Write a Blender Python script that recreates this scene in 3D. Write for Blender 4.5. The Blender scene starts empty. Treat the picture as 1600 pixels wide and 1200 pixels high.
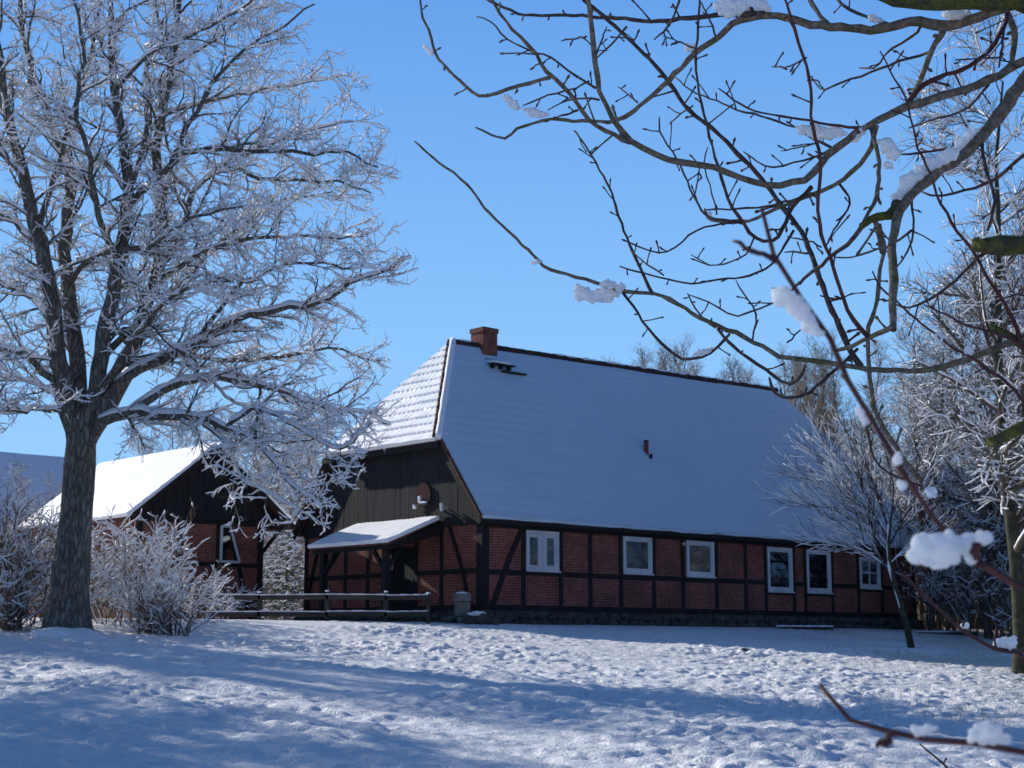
import bpy, bmesh, math, random
import numpy as np
from mathutils import Vector, Matrix, noise as mnoise

random.seed(7)
rng = np.random.default_rng(11)
scene = bpy.context.scene
COL = scene.collection
R = math.radians

# ------------------------------------------------------------------ camera
F = 2400.0                      # focal length in pixels of a 1600 wide picture
PIT = 0.167
CAMZ = 1.75
CP, SP = math.cos(PIT), math.sin(PIT)
camd = bpy.data.cameras.new('camera')
cam = bpy.data.objects.new('camera', camd)
COL.objects.link(cam)
cam.location = (0, 0, CAMZ)
cam.rotation_euler = (math.pi / 2 + PIT, 0, 0)
camd.sensor_width = 36
camd.lens = F / 1600 * 36
camd.clip_start = 0.05
camd.clip_end = 5000
camd.dof.use_dof = True
camd.dof.focus_distance = 4.6
camd.dof.aperture_fstop = 20
scene.camera = cam


def at(px, py, d):
    """world point seen at photo pixel (px,py) at distance d along +Y"""
    x = (px - 800) / F
    u = (600 - py) / F
    dx, dy, dz = x, CP - u * SP, SP + u * CP
    return np.array([dx / dy * d, d, CAMZ + dz / dy * d])


def proj(p):
    x, y, z = p[0], p[1], p[2] - CAMZ
    d = y * CP + z * SP
    u = z * CP - y * SP
    return 800 + F * x / d, 600 - F * u / d


# house frame ------------------------------------------------------------
TH = 0.834
C0 = np.array([-0.873, 43.697, 2.324])
AX = np.array([math.sin(TH), math.cos(TH), 0])
BX = np.array([-AX[1], AX[0], 0])
QS = [-260, -60, -8, 0, 2, 5, 10, 14, 22, 33, 60, 400]
ZS = [6.0, 2.7, 2.37, 2.31, 2.11, 1.78, 1.47, 1.17, 0.63, 0.0, -0.85, -6]


def gz(x, y):
    q = (x - C0[0]) * AX[1] - (y - C0[1]) * AX[0]
    return np.interp(q, QS, ZS)


def ghit(px, py):
    d = 6.0
    while d < 200:
        p = at(px, py, d)
        if p[2] < gz(p[0], p[1]):
            return p
        d += 0.04
    return at(px, py, 60)


# ------------------------------------------------------------------ light
SUN_AZ = np.array([-0.79, 0.613])
SUN_EL = R(25)
w = bpy.data.worlds.new('World')
scene.world = w
w.use_nodes = True
nt = w.node_tree
bg = nt.nodes['Background']
sky = nt.nodes.new('ShaderNodeTexSky')
sky.sky_type = 'NISHITA'
sky.sun_disc = False
sky.sun_elevation = SUN_EL
sky.sun_rotation = math.atan2(SUN_AZ[0], SUN_AZ[1])
sky.altitude = 50
sky.air_density = 1.0
sky.dust_density = 0.2
sky.ozone_density = 3.0
# clear cold air: the low yellow band of the sky model is pulled to the blue of the day
tcw = nt.nodes.new('ShaderNodeTexCoord')
sxw = nt.nodes.new('ShaderNodeSeparateXYZ')
nt.links.new(tcw.outputs['Generated'], sxw.inputs[0])
rw = nt.nodes.new('ShaderNodeValToRGB')
ew = rw.color_ramp.elements
while len(ew) < 5:
    ew.new(.5)
for q_, (p_, c_) in zip(ew, [(0.0, (2.5, 5.0, 8.4)), (.18, (2.15, 4.6, 8.2)), (.40, (1.05, 2.95, 6.9)), (.56, (.46, 1.2, 3.0)), (1.0, (.32, .70, 1.65))]):
    q_.position = p_
    q_.color = (c_[0] / 8.5, c_[1] / 8.5, c_[2] / 8.5, 1)
gain = nt.nodes.new('ShaderNodeVectorMath')
gain.operation = 'SCALE'
gain.inputs['Scale'].default_value = 8.5
nt.links.new(sxw.outputs[2], rw.inputs[0])
# the sky is dimmer on the side away from the sun
dotw = nt.nodes.new('ShaderNodeVectorMath')
dotw.operation = 'DOT_PRODUCT'
dotw.inputs[1].default_value = (float(SUN_AZ[0]), float(SUN_AZ[1]), 0)
nt.links.new(tcw.outputs['Generated'], dotw.inputs[0])
mrw = nt.nodes.new('ShaderNodeMapRange')
mrw.inputs['From Min'].default_value = -0.35
mrw.inputs['From Max'].default_value = 0.35
mrw.inputs['To Min'].default_value = 0.0
mrw.inputs['To Max'].default_value = 1.0
nt.links.new(dotw.outputs['Value'], mrw.inputs[0])
dimw = nt.nodes.new('ShaderNodeMix')
dimw.data_type = 'RGBA'
dimw.blend_type = 'MULTIPLY'
dimw.inputs[0].default_value = 1.0
crw = nt.nodes.new('ShaderNodeValToRGB')
crw.color_ramp.elements[0].color = (.32, .47, .66, 1)
crw.color_ramp.elements[1].color = (1, 1, 1, 1)
nt.links.new(mrw.outputs[0], crw.inputs[0])
nt.links.new(rw.outputs[0], dimw.inputs[6])
nt.links.new(crw.outputs[0], dimw.inputs[7])
nt.links.new(dimw.outputs[2], gain.inputs[0])
mw = nt.nodes.new('ShaderNodeMix')
mw.data_type = 'RGBA'
mw.inputs[0].default_value = 0.9
nt.links.new(sky.outputs[0], mw.inputs[6])
nt.links.new(gain.outputs[0], mw.inputs[7])
nt.links.new(mw.outputs[2], bg.inputs[0])
bg.inputs[1].default_value = 0.125
sd = bpy.data.lights.new('sun', 'SUN')
sd.energy = 5.0
sd.angle = R(0.55)
sd.color = (1.0, 0.96, 0.90)
so = bpy.data.objects.new('sun', sd)
COL.objects.link(so)
sdir = Vector((SUN_AZ[0] * math.cos(SUN_EL), SUN_AZ[1] * math.cos(SUN_EL), math.sin(SUN_EL)))
so.rotation_euler = sdir.to_track_quat('Z', 'Y').to_euler()
so.location = sdir * 60
scene.view_settings.view_transform = 'Standard'
scene.view_settings.look = 'None'
scene.view_settings.exposure = 0


# -------------------------------------------------------------- materials
class NT:
    def __init__(s, name):
        s.m = bpy.data.materials.new(name)
        s.m.use_nodes = True
        s.t = s.m.node_tree
        s.b = s.t.nodes['Principled BSDF']
        s.b.inputs['Specular IOR Level'].default_value = 0.25

    def n(s, typ, **kw):
        o = s.t.nodes.new(typ)
        for k, v in kw.items():
            if k.startswith('i_'):
                key = k[2:].replace('_', ' ')
                key = int(key) if key.isdigit() else key
                inp = o.inputs[key]
                if isinstance(v, tuple) and v and hasattr(v[0], 'is_output'):
                    s.t.links.new(v[0], inp)
                elif hasattr(v, 'is_output'):
                    s.t.links.new(v, inp)
                else:
                    inp.default_value = v
            else:
                setattr(o, k, v)
        return o

    def link(s, a, b):
        s.t.links.new(a, b)

    def ramp(s, fac, stops):
        r = s.n('ShaderNodeValToRGB')
        e = r.color_ramp.elements
        while len(e) < len(stops):
            e.new(0.5)
        for q, (p, c) in zip(e, stops):
            q.position = p
            q.color = (c[0], c[1], c[2], 1)
        s.link(fac, r.inputs[0])
        return r.outputs[0]

    def noise(s, vec, scale, detail=3, rough=0.55):
        o = s.n('ShaderNodeTexNoise', i_Scale=scale, i_Detail=detail, i_Roughness=rough)
        if vec is not None:
            s.link(vec, o.inputs['Vector'])
        return o.outputs['Fac']

    def math(s, op, a, b=None):
        o = s.n('ShaderNodeMath', operation=op)
        for i, v in enumerate((a, b)):
            if v is None:
                continue
            if hasattr(v, 'is_output'):
                s.link(v, o.inputs[i])
            else:
                o.inputs[i].default_value = v
        return o.outputs[0]

    def mix(s, fac, a, b, mode='MIX'):
        o = s.n('ShaderNodeMix', data_type='RGBA', blend_type=mode)
        for v, i in ((fac, 0), (a, 6), (b, 7)):
            if hasattr(v, 'is_output'):
                s.link(v, o.inputs[i])
            elif i == 0:
                o.inputs[i].default_value = v
            else:
                o.inputs[i].default_value = (v[0], v[1], v[2], 1)
        return o.outputs[2]

    def bump(s, h, strength=0.4, dist=0.02):
        o = s.n('ShaderNodeBump', i_Strength=strength, i_Distance=dist)
        s.link(h, o.inputs['Height'])
        s.link(o.outputs[0], s.b.inputs['Normal'])

    def col(s, c):
        if hasattr(c, 'is_output'):
            s.link(c, s.b.inputs['Base Color'])
        else:
            s.b.inputs['Base Color'].default_value = (c[0], c[1], c[2], 1)

    def rough(s, v):
        s.b.inputs['Roughness'].default_value = v

    def obj(s):
        return s.n('ShaderNodeTexCoord').outputs['Object']

    def gen(s):
        return s.n('ShaderNodeNewGeometry').outputs['Position']


M = {}


def mk_snow(name, base, bumpscale, strength, dist, sss=0.0, extra=None):
    t = NT(name)
    p = t.gen()
    n1 = t.noise(p, bumpscale, 5, 0.6)
    n2 = t.noise(p, bumpscale * 0.13, 3)
    c = t.ramp(n2, [(0.3, tuple(x * 0.93 for x in base)), (0.7, base)])
    if extra:
        c = extra(t, p, c)
    t.col(c)
    t.rough(0.62)
    t.b.inputs['Specular IOR Level'].default_value = 0.6
    t.b.inputs['Sheen Weight'].default_value = 0.25
    t.b.inputs['Sheen Roughness'].default_value = 0.5
    t.bump(n1, strength, dist)
    if sss:
        t.b.inputs['Subsurface Weight'].default_value = sss
        t.b.inputs['Subsurface Radius'].default_value = (0.02, 0.022, 0.024)
        t.b.inputs['Subsurface Scale'].default_value = 1.0
    M[name] = t.m
    return t


def grass_mix(t, p, c):
    # thin snow: yellowish turf shows through in the sunny stretch on the right
    sx = t.n('ShaderNodeSeparateXYZ')
    t.link(p, sx.inputs[0])
    big = t.noise(p, 0.35, 2)
    fine = t.noise(p, 11, 4, 0.65)
    fx = t.math('MULTIPLY', t.math('SUBTRACT', sx.outputs[0], 3.0), 0.13)
    fxc = t.n('ShaderNodeClamp', i_Value=fx).outputs[0]
    amt = t.math('MULTIPLY', fxc, t.math('MULTIPLY', big, 1.5))
    thr = t.math('SUBTRACT', 0.74, t.math('MULTIPLY', amt, 0.42))
    d = t.math('MULTIPLY', t.math('SUBTRACT', fine, thr), 7.0)
    m = t.n('ShaderNodeClamp', i_Value=d, i_Max=0.62).outputs[0]
    return t.mix(m, c, (0.34, 0.33, 0.17))


tg_ = mk_snow('snow_ground', (0.97, 0.96, 0.95), 21, 0.9, 0.045, extra=grass_mix)
tg_.b.inputs['Specular IOR Level'].default_value = 1.0
tg_.b.inputs['Roughness'].default_value = 0.5
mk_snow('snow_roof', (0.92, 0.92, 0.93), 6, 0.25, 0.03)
mk_snow('snow_roof_shade', (0.52, 0.65, 0.75), 5, 0.3, 0.03)  # roof snow with the blue of the shade put into its colour
mk_snow('snow_twig', (0.88, 0.89, 0.92), 30, 0.4, 0.02)
t_ = mk_snow('snow_clump', (0.99, 0.972, 0.93), 40, 0.3, 0.004)
t_.b.inputs['Subsurface Weight'].default_value = 1.0
t_.b.inputs['Subsurface Radius'].default_value = (1.0, 1.0, 1.0)
t_.b.inputs['Subsurface Scale'].default_value = 0.02
t_.b.inputs['Sheen Weight'].default_value = 0.0
t_.b.inputs['Specular IOR Level'].default_value = 0.2


def mk_brick():
    t = NT('brick')
    tc = t.n('ShaderNodeTexCoord')
    so_, sn = t.n('ShaderNodeSeparateXYZ'), t.n('ShaderNodeSeparateXYZ')
    t.link(tc.outputs['Object'], so_.inputs[0])
    t.link(tc.outputs['Normal'], sn.inputs[0])
    ax = t.math('ABSOLUTE', sn.outputs[0])
    gx = t.math('GREATER_THAN', ax, 0.5)
    u = t.math('ADD', t.math('MULTIPLY', so_.outputs[1], gx),
               t.math('MULTIPLY', so_.outputs[0], t.math('SUBTRACT', 1.0, gx)))
    cv = t.n('ShaderNodeCombineXYZ')
    t.link(u, cv.inputs[0])
    t.link(so_.outputs[2], cv.inputs[1])
    br = t.n('ShaderNodeTexBrick', i_Scale=1.0, i_Color1=(0.25, 0.074, 0.048, 1), i_Color2=(0.165, 0.046, 0.035, 1),
             i_Mortar=(0.23, 0.18, 0.155, 1), offset=0.5)
    br.inputs['Mortar Size'].default_value = 0.0095
    br.inputs['Mortar Smooth'].default_value = 0.3
    br.inputs['Brick Width'].default_value = 0.25
    br.inputs['Row Height'].default_value = 0.077
    br.inputs['Bias'].default_value = -0.1
    t.link(cv.outputs[0], br.inputs['Vector'])
    n1 = t.noise(tc.outputs['Object'], 0.9, 4)
    n2 = t.noise(tc.outputs['Object'], 7, 4)
    c = t.mix(0.75, br.outputs['Color'], t.ramp(n2, [(0.25, (0.55, 0.5, 0.5)), (0.75, (1.25, 1.2, 1.15))]), 'MULTIPLY')
    c = t.mix(0.7, c, t.ramp(n1, [(0.3, (0.55, 0.52, 0.55)), (0.7, (1.35, 1.28, 1.2))]), 'MULTIPLY')
    t.col(c)
    t.rough(0.9)
    t.bump(t.math('ADD', t.math('MULTIPLY', br.outputs['Fac'], -1.0), t.math('MULTIPLY', n2, 0.4)), 0.6, 0.012)
    M['brick'] = t.m


mk_brick()


def mk_wood(name, dark, light, stretch=(8, 8, 0.5), rough=0.8, bumpd=0.01, sp=0.2):
    t = NT(name)
    mp = t.n('ShaderNodeMapping', i_Scale=stretch)
    t.link(t.obj(), mp.inputs[0])
    n1 = t.noise(mp.outputs[0], 2.2, 6, 0.65)
    n2 = t.noise(t.obj(), 0.7, 3)
    c = t.ramp(n1, [(0.3, dark), (0.72, light)])
    c = t.mix(0.6, c, t.ramp(n2, [(0.3, (0.6, 0.6, 0.62)), (0.7, (1.25, 1.2, 1.15))]), 'MULTIPLY')
    t.col(c)
    t.rough(rough)
    t.b.inputs['Specular IOR Level'].default_value = sp
    t.bump(n1, 0.6, bumpd)
    M[name] = t.m


mk_wood('timber', (0.010, 0.009, 0.010), (0.032, 0.027, 0.025), (5, 5, 5))
mk_wood('boarding', (0.011, 0.012, 0.014), (0.036, 0.036, 0.037))
mk_wood('board_dark', (0.010, 0.010, 0.011), (0.03, 0.028, 0.028))
mk_wood('fence_wood', (0.03, 0.026, 0.024), (0.085, 0.072, 0.06), (0.6, 6, 6))
mk_wood('door_wood', (0.010, 0.014, 0.013), (0.024, 0.03, 0.028))
mk_wood('white_frame', (0.52, 0.54, 0.56), (0.68, 0.69, 0.70), (3, 3, 3), 0.5, 0.002, 0.4)


def mk_simple(name, stops, scale, bumps=0.5, dist=0.02, rough=0.9, detail=5):
    t = NT(name)
    n1 = t.noise(t.obj(), scale, detail, 0.6)
    t.col(t.ramp(n1, stops))
    t.rough(rough)
    t.bump(n1, bumps, dist)
    M[name] = t.m
    return t


mk_simple('stone', [(0.3, (0.035, 0.036, 0.034)), (0.55, (0.075, 0.075, 0.066)), (0.75, (0.13, 0.125, 0.11))], 3.5, 0.7, 0.05)
mk_simple('pier_stone', [(0.3, (0.10, 0.095, 0.08)), (0.7, (0.27, 0.25, 0.21))], 5, 0.7, 0.03)
mk_simple('roof_tile', [(0.3, (0.06, 0.026, 0.02)), (0.7, (0.15, 0.07, 0.05))], 4, 0.5, 0.02)
mk_simple('ridge_tile', [(0.3, (0.025, 0.02, 0.02)), (0.7, (0.08, 0.05, 0.042))], 4, 0.5, 0.02)
mk_simple('clay_red', [(0.3, (0.16, 0.035, 0.025)), (0.7, (0.30, 0.07, 0.05))], 9, 0.4, 0.01)
mk_simple('plaque_red', [(0.3, (0.024, 0.005, 0.006)), (0.7, (0.042, 0.008, 0.009))], 5, 0.3, 0.01)
mk_simple('straw', [(0.3, (0.16, 0.14, 0.06)), (0.7, (0.36, 0.32, 0.17))], 3, .1, .01)
mk_simple('plaster', [(0.3, (0.20, 0.18, 0.16)), (0.7, (0.32, 0.29, 0.26))], 2, 0.3, 0.01)
mk_simple('dark_metal', [(0.3, (0.012, 0.012, 0.013)), (0.7, (0.03, 0.03, 0.03))], 6, 0.3, 0.01, 0.6)
mk_simple('white_metal', [(0.3, (0.5, 0.5, 0.5)), (0.7, (0.65, 0.65, 0.65))], 6, 0.2, 0.01, 0.5)
mk_simple('curtain', [(0.3, (0.55, 0.57, 0.62)), (0.7, (0.66, 0.68, 0.72))], 3, 0.2, 0.01)
mk_simple('needles', [(0.3, (0.015, 0.03, 0.016)), (0.7, (0.05, 0.08, 0.04))], 8, 0.4, 0.02)
def mk_bark():
    t = NT('bark')
    mp = t.n('ShaderNodeMapping', i_Scale=(1, 1, .22))
    t.link(t.obj(), mp.inputs[0])
    v = t.n('ShaderNodeTexVoronoi', i_Scale=13.0, feature='DISTANCE_TO_EDGE')
    nz = t.noise(mp.outputs[0], 9, 4)
    wv = t.n('ShaderNodeVectorMath', operation='ADD')
    sc3 = t.n('ShaderNodeVectorMath', operation='SCALE', i_Scale=.18)
    cb = t.n('ShaderNodeCombineXYZ', i_0=nz, i_1=nz, i_2=nz)
    t.link(cb.outputs[0], sc3.inputs[0])
    t.link(mp.outputs[0], wv.inputs[0])
    t.link(sc3.outputs[0], wv.inputs[1])
    t.link(wv.outputs[0], v.inputs['Vector'])
    n2 = t.noise(t.obj(), 2.5, 4)
    c = t.ramp(v.outputs['Distance'], [(0.0, (0.07, 0.062, 0.053)), (0.2, (0.20, 0.185, 0.16)), (0.6, (0.33, 0.315, 0.28))])
    c = t.mix(.7, c, t.ramp(n2, [(.3, (.65, .68, .62)), (.7, (1.25, 1.22, 1.15))]), 'MULTIPLY')
    t.col(c)
    t.rough(.9)
    t.bump(v.outputs['Distance'], 1.0, .06)
    M['bark'] = t.m


mk_bark()
mk_simple('bark_far', [(0.3, (0.055, 0.046, 0.038)), (0.7, (0.13, 0.11, 0.09))], 5, 0.5, 0.02)
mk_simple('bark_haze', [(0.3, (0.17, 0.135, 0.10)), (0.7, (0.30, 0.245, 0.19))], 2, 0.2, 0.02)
mk_simple('bark_green', [(0.3, (0.022, 0.022, 0.015)), (0.55, (0.05, 0.05, 0.032)), (0.78, (0.095, 0.092, 0.062))], 6, 0.8, 0.04)
mk_simple('twig_dark', [(0.3, (0.028, 0.02, 0.017)), (0.7, (0.075, 0.055, 0.045))], 8, 0.3, 0.02)
mk_simple('dry_stem', [(0.3, (0.10, 0.07, 0.05)), (0.7, (0.25, 0.185, 0.135))], 6, 0.3, 0.02)


def mk_fruit_bark():
    t = NT('fruit_bark')
    o = t.obj()
    n1 = t.noise(o, 14, 5, 0.6)
    n2 = t.noise(o, 70, 5, 0.7)
    c = t.ramp(n2, [(0.25, (0.05, 0.038, 0.028)), (0.5, (0.20, 0.15, 0.105)), (0.75, (0.42, 0.34, 0.25))])
    moss = t.ramp(n2, [(0.3, (0.05, 0.05, 0.012)), (0.75, (0.22, 0.20, 0.075))])
    f = t.ramp(n1, [(0.50, (0, 0, 0)), (0.63, (0.75, 0.75, 0.75))])
    t.col(t.mix(f, c, moss))
    t.rough(0.85)
    t.bump(t.math('ADD', n2, t.math('MULTIPLY', n1, 0.5)), 0.9, 0.006)
    M['fruit_bark'] = t.m
    t = NT('moss_bark')
    o = t.obj()
    n1 = t.noise(o, 25, 5, 0.6)
    n2 = t.noise(o, 110, 5, 0.7)
    c = t.ramp(n2, [(0.25, (0.04, 0.035, 0.022)), (0.6, (0.12, 0.11, 0.06)), (0.85, (0.26, 0.24, 0.16))])
    moss = t.ramp(n2, [(0.3, (0.07, 0.075, 0.012)), (0.75, (0.30, 0.28, 0.07))])
    f = t.ramp(n1, [(0.40, (0, 0, 0)), (0.56, (0.95, 0.95, 0.95))])
    t.col(t.mix(f, c, moss))
    t.rough(0.95)
    t.bump(t.math('ADD', n2, n1), 1.0, 0.012)
    M['moss_bark'] = t.m
    t = NT('fruit_twig')
    o = t.obj()
    n2 = t.noise(o, 60, 4, 0.6)
    t.col(t.ramp(n2, [(0.3, (0.036, 0.022, 0.02)), (0.55, (0.10, 0.06, 0.05)), (0.8, (0.24, 0.17, 0.14))]))
    t.rough(0.6)
    t.bump(n2, 0.5, 0.003)
    M['fruit_twig'] = t.m
    t = NT('red_shoot')
    o = t.obj()
    n2 = t.noise(o, 50, 4, 0.6)
    t.col(t.ramp(n2, [(0.3, (0.060, 0.020, 0.018)), (0.65, (0.14, 0.050, 0.040)), (0.85, (0.22, 0.12, 0.09))]))
    t.rough(0.5)
    t.bump(n2, 0.5, 0.003)
    M['red_shoot'] = t.m


mk_simple('moss', [(0.3, (0.05, 0.048, 0.012)), (0.55, (0.16, 0.15, 0.035)), (0.8, (0.34, 0.30, 0.10))], 60, 0.9, 0.01)
mk_fruit_bark()


def mk_glass():
    t = NT('glass')
    t.t.nodes.remove(t.b)
    tr = t.n('ShaderNodeBsdfTransparent', i_Color=(.80, .86, .88, 1))
    gl = t.n('ShaderNodeBsdfGlossy', i_Color=(.9, .95, 1, 1), i_Roughness=.03)
    n2 = t.noise(t.obj(), 1.1, 1)
    bp = t.n('ShaderNodeBump', i_Strength=.12, i_Distance=.02)
    t.link(n2, bp.inputs['Height'])
    t.link(bp.outputs[0], gl.inputs['Normal'])
    fr = t.n('ShaderNodeFresnel', i_IOR=1.5)
    f2 = t.math('ADD', fr.outputs[0], .05)
    mx = t.n('ShaderNodeMixShader', i_0=f2)
    t.link(tr.outputs[0], mx.inputs[1])
    t.link(gl.outputs[0], mx.inputs[2])
    out = [n for n in t.t.nodes if n.type == 'OUTPUT_MATERIAL'][0]
    t.link(mx.outputs[0], out.inputs[0])
    M['glass'] = t.m


mk_glass()


# ---------------------------------------------------------------- objects
def tag(o, label=None, cat=None, group=None, kind=None):
    if label:
        o['label'] = label
    if cat:
        o['category'] = cat
    if group:
        o['group'] = group
    if kind:
        o['kind'] = kind
    return o


def empty(name, loc=(0, 0, 0), rz=0, label=None, cat=None, group=None):
    o = bpy.data.objects.new(name, None)
    COL.objects.link(o)
    o.location = Vector([float(v) for v in loc])
    o.rotation_euler = (0, 0, rz)
    o.empty_display_size = 0.3
    return tag(o, label, cat, group)


def link(name, me, mats, parent=None, smooth=False):
    if not isinstance(mats, (list, tuple)):
        mats = [mats]
    for m in mats:
        me.materials.append(M[m])
    if smooth:
        me.polygons.foreach_set('use_smooth', [True] * len(me.polygons))
    o = bpy.data.objects.new(name, me)
    COL.objects.link(o)
    if parent is not None:
        o.parent = parent
    return o


def npmesh(name, V, Fq):
    """fast mesh from arrays; Fq list of int arrays (k,3) or (k,4)"""
    me = bpy.data.meshes.new(name)
    V = np.asarray(V, dtype=np.float32)
    Fq = [np.asarray(f, dtype=np.int32) for f in Fq if len(f)]
    nl = sum(f.size for f in Fq)
    npo = sum(len(f) for f in Fq)
    me.vertices.add(len(V))
    me.vertices.foreach_set('co', V.ravel())
    me.loops.add(nl)
    me.loops.foreach_set('vertex_index', np.concatenate([f.ravel() for f in Fq]))
    me.polygons.add(npo)
    tot = np.concatenate([np.full(len(f), f.shape[1], dtype=np.int32) for f in Fq])
    st = np.concatenate([[0], np.cumsum(tot)[:-1]]).astype(np.int32)
    me.polygons.foreach_set('loop_start', st)
    me.update(calc_edges=True)
    me.validate()
    return me


def vnoise(x, y, seed=0):
    r = np.random.default_rng(seed).random((128, 128))
    xi, yi = np.floor(x).astype(int), np.floor(y).astype(int)
    fx, fy = x - xi, y - yi
    fx, fy = fx * fx * (3 - 2 * fx), fy * fy * (3 - 2 * fy)
    g = lambda i, j: r[i % 128, j % 128]
    return (g(xi, yi) * (1 - fx) + g(xi + 1, yi) * fx) * (1 - fy) + (g(xi, yi + 1) * (1 - fx) + g(xi + 1, yi + 1) * fx) * fy


class MB:
    """collects simple shapes into one mesh"""

    def __init__(s):
        s.bm = bmesh.new()

    def box(s, x0, x1, y0, y1, z0, z1, bev=0.0, mat=None):
        r = bmesh.ops.create_cube(s.bm, size=1)
        vs = r['verts']
        for v in vs:
            v.co = Vector((x0 + (x1 - x0) * (v.co.x + .5), y0 + (y1 - y0) * (v.co.y + .5), z0 + (z1 - z0) * (v.co.z + .5)))
        if mat is not None:
            bmesh.ops.transform(s.bm, matrix=mat, verts=vs)
        if bev:
            es = list({e for v in vs for e in v.link_edges})
            bmesh.ops.bevel(s.bm, geom=es, offset=bev, segments=2, affect='EDGES', profile=0.6)
        return s

    def beam(s, p0, p1, w, h, up=(0, 0, 1), bev=0.0):
        """box from p0 to p1: w across, h along 'up'-ish"""
        p0, p1 = Vector(p0), Vector(p1)
        d = p1 - p0
        L = d.length
        d.normalize()
        upv = Vector(up)
        x = d.cross(upv)
        if x.length < 1e-4:
            x = d.cross(Vector((1, 0, 0)))
        x.normalize()
        z = x.cross(d).normalized()
        m = Matrix(((x.x, d.x, z.x, p0.x), (x.y, d.y, z.y, p0.y), (x.z, d.z, z.z, p0.z), (0, 0, 0, 1)))
        return s.box(-w / 2, w / 2, 0, L, -h / 2, h / 2, bev, m)

    def poly(s, pts):
        vs = [s.bm.verts.new(Vector(p)) for p in pts]
        s.bm.faces.new(vs)
        return s

    def prism(s, pts, off):
        """polygon extruded by offset vector"""
        off = Vector(off)
        a = [s.bm.verts.new(Vector(p)) for p in pts]
        b = [s.bm.verts.new(Vector(p) + off) for p in pts]
        n = len(a)
        s.bm.faces.new(a)
        s.bm.faces.new(b[::-1])
        for i in range(n):
            j = (i + 1) % n
            s.bm.faces.new((a[i], b[i], b[j], a[j]))
        return s

    def cyl(s, p0, p1, r0, r1=None, seg=14):
        r1 = r0 if r1 is None else r1
        p0, p1 = Vector(p0), Vector(p1)
        d = p1 - p0
        q = d.to_track_quat('Z', 'Y').to_matrix().to_4x4()
        q.translation = (p0 + p1) / 2
        bmesh.ops.create_cone(s.bm, cap_ends=True, segments=seg, radius1=r0, radius2=r1, depth=d.length, matrix=q)
        return s

    def rock(s, c, rad, seed=0, sub=2, rough=0.25):
        r = bmesh.ops.create_icosphere(s.bm, subdivisions=sub, radius=1)
        for v in r['verts']:
            n = mnoise.noise(v.co * 1.3 + Vector((seed * 7.1, seed * 3.3, 0))) * rough * 1.6 + mnoise.noise(v.co * 3.1 + Vector((seed, 0, 9))) * rough * .5
            v.co = Vector(c) + Vector((v.co.x * rad[0], v.co.y * rad[1], v.co.z * rad[2])) * (1 + n)
        return s

    def done(s, name, mat, parent=None, smooth=False):
        bmesh.ops.recalc_face_normals(s.bm, faces=s.bm.faces)
        me = bpy.data.meshes.new(name)
        s.bm.to_mesh(me)
        s.bm.free()
        return link(name, me, mat, parent, smooth)


def panels(name, quads, mat, parent, lift, thick, fn=None, step=0.1, smooth=True):
    """thin solid sheets over bilinear quads (c00,c10,c11,c01) displaced along their normal by fn(u_m, v_m, k)"""
    Vs, Fs, base = [], [], 0
    for k, q in enumerate(quads):
        q = [np.array(p, float) for p in q]
        nu = max(2, int(np.linalg.norm(q[1] - q[0]) / step) + 1)
        nv = max(2, int(np.linalg.norm(q[3] - q[0]) / step) + 1)
        nrm = np.cross(q[2] - q[0], q[3] - q[1])
        nrm = nrm / np.linalg.norm(nrm)
        if nrm[2] < 0:
            nrm = -nrm
        U, Vv = np.meshgrid(np.linspace(0, 1, nu), np.linspace(0, 1, nv), indexing='ij')
        P = (q[0] * ((1 - U) * (1 - Vv))[..., None] + q[1] * (U * (1 - Vv))[..., None] + q[2] * (U * Vv)[..., None] + q[3] * ((1 - U) * Vv)[..., None])
        top = P.copy()
        um = (P - q[0]) @ ((q[1] - q[0]) / np.linalg.norm(q[1] - q[0]))
        vdir = np.cross(nrm, (q[1] - q[0]) / np.linalg.norm(q[1] - q[0]))
        vm = np.abs((P - q[0]) @ vdir)
        h = np.full(U.shape, lift)
        if fn is not None:
            h = h + fn(um, vm, k)
        top = P + nrm * h[..., None]
        bot = P + nrm * (lift - thick)
        idx = np.arange(nu * nv).reshape(nu, nv)
        n = nu * nv
        Vs += [top.reshape(-1, 3), bot.reshape(-1, 3)]
        a = np.stack([idx[:-1, :-1], idx[1:, :-1], idx[1:, 1:], idx[:-1, 1:]], -1).reshape(-1, 4) + base
        Fs += [a, a[:, ::-1] + n]
        loop = np.concatenate([idx[:, 0], idx[-1, 1:], idx[-2::-1, -1], idx[0, -2:0:-1]]) + base
        nx = np.roll(loop, -1)
        Fs.append(np.stack([loop, loop + n, nx + n, nx], -1))
        base += 2 * n
    me = npmesh(name, np.concatenate(Vs), Fs)
    bm = bmesh.new()
    bm.from_mesh(me)
    bmesh.ops.recalc_face_normals(bm, faces=bm.faces)
    bm.to_mesh(me)
    bm.free()
    o = link(name, me, mat, parent, smooth)
    if smooth:
        me.set_sharp_from_angle(angle=R(50))
    return o


def wall_cells(mb, fx, x0, x1, z0, z1, holes):
    """wall in a plane as cells around rectangular holes; fx(x,z)->point"""
    xs = sorted({x0, x1, *[h[0] for h in holes], *[h[1] for h in holes]})
    zs = sorted({z0, z1, *[h[2] for h in holes], *[h[3] for h in holes]})
    for i in range(len(xs) - 1):
        for j in range(len(zs) - 1):
            cx, cz = (xs[i] + xs[i + 1]) / 2, (zs[j] + zs[j + 1]) / 2
            if any(h[0] < cx < h[1] and h[2] < cz < h[3] for h in holes):
                continue
            mb.poly([fx(xs[i], zs[j]), fx(xs[i + 1], zs[j]), fx(xs[i + 1], zs[j + 1]), fx(xs[i], zs[j + 1])])


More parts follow.
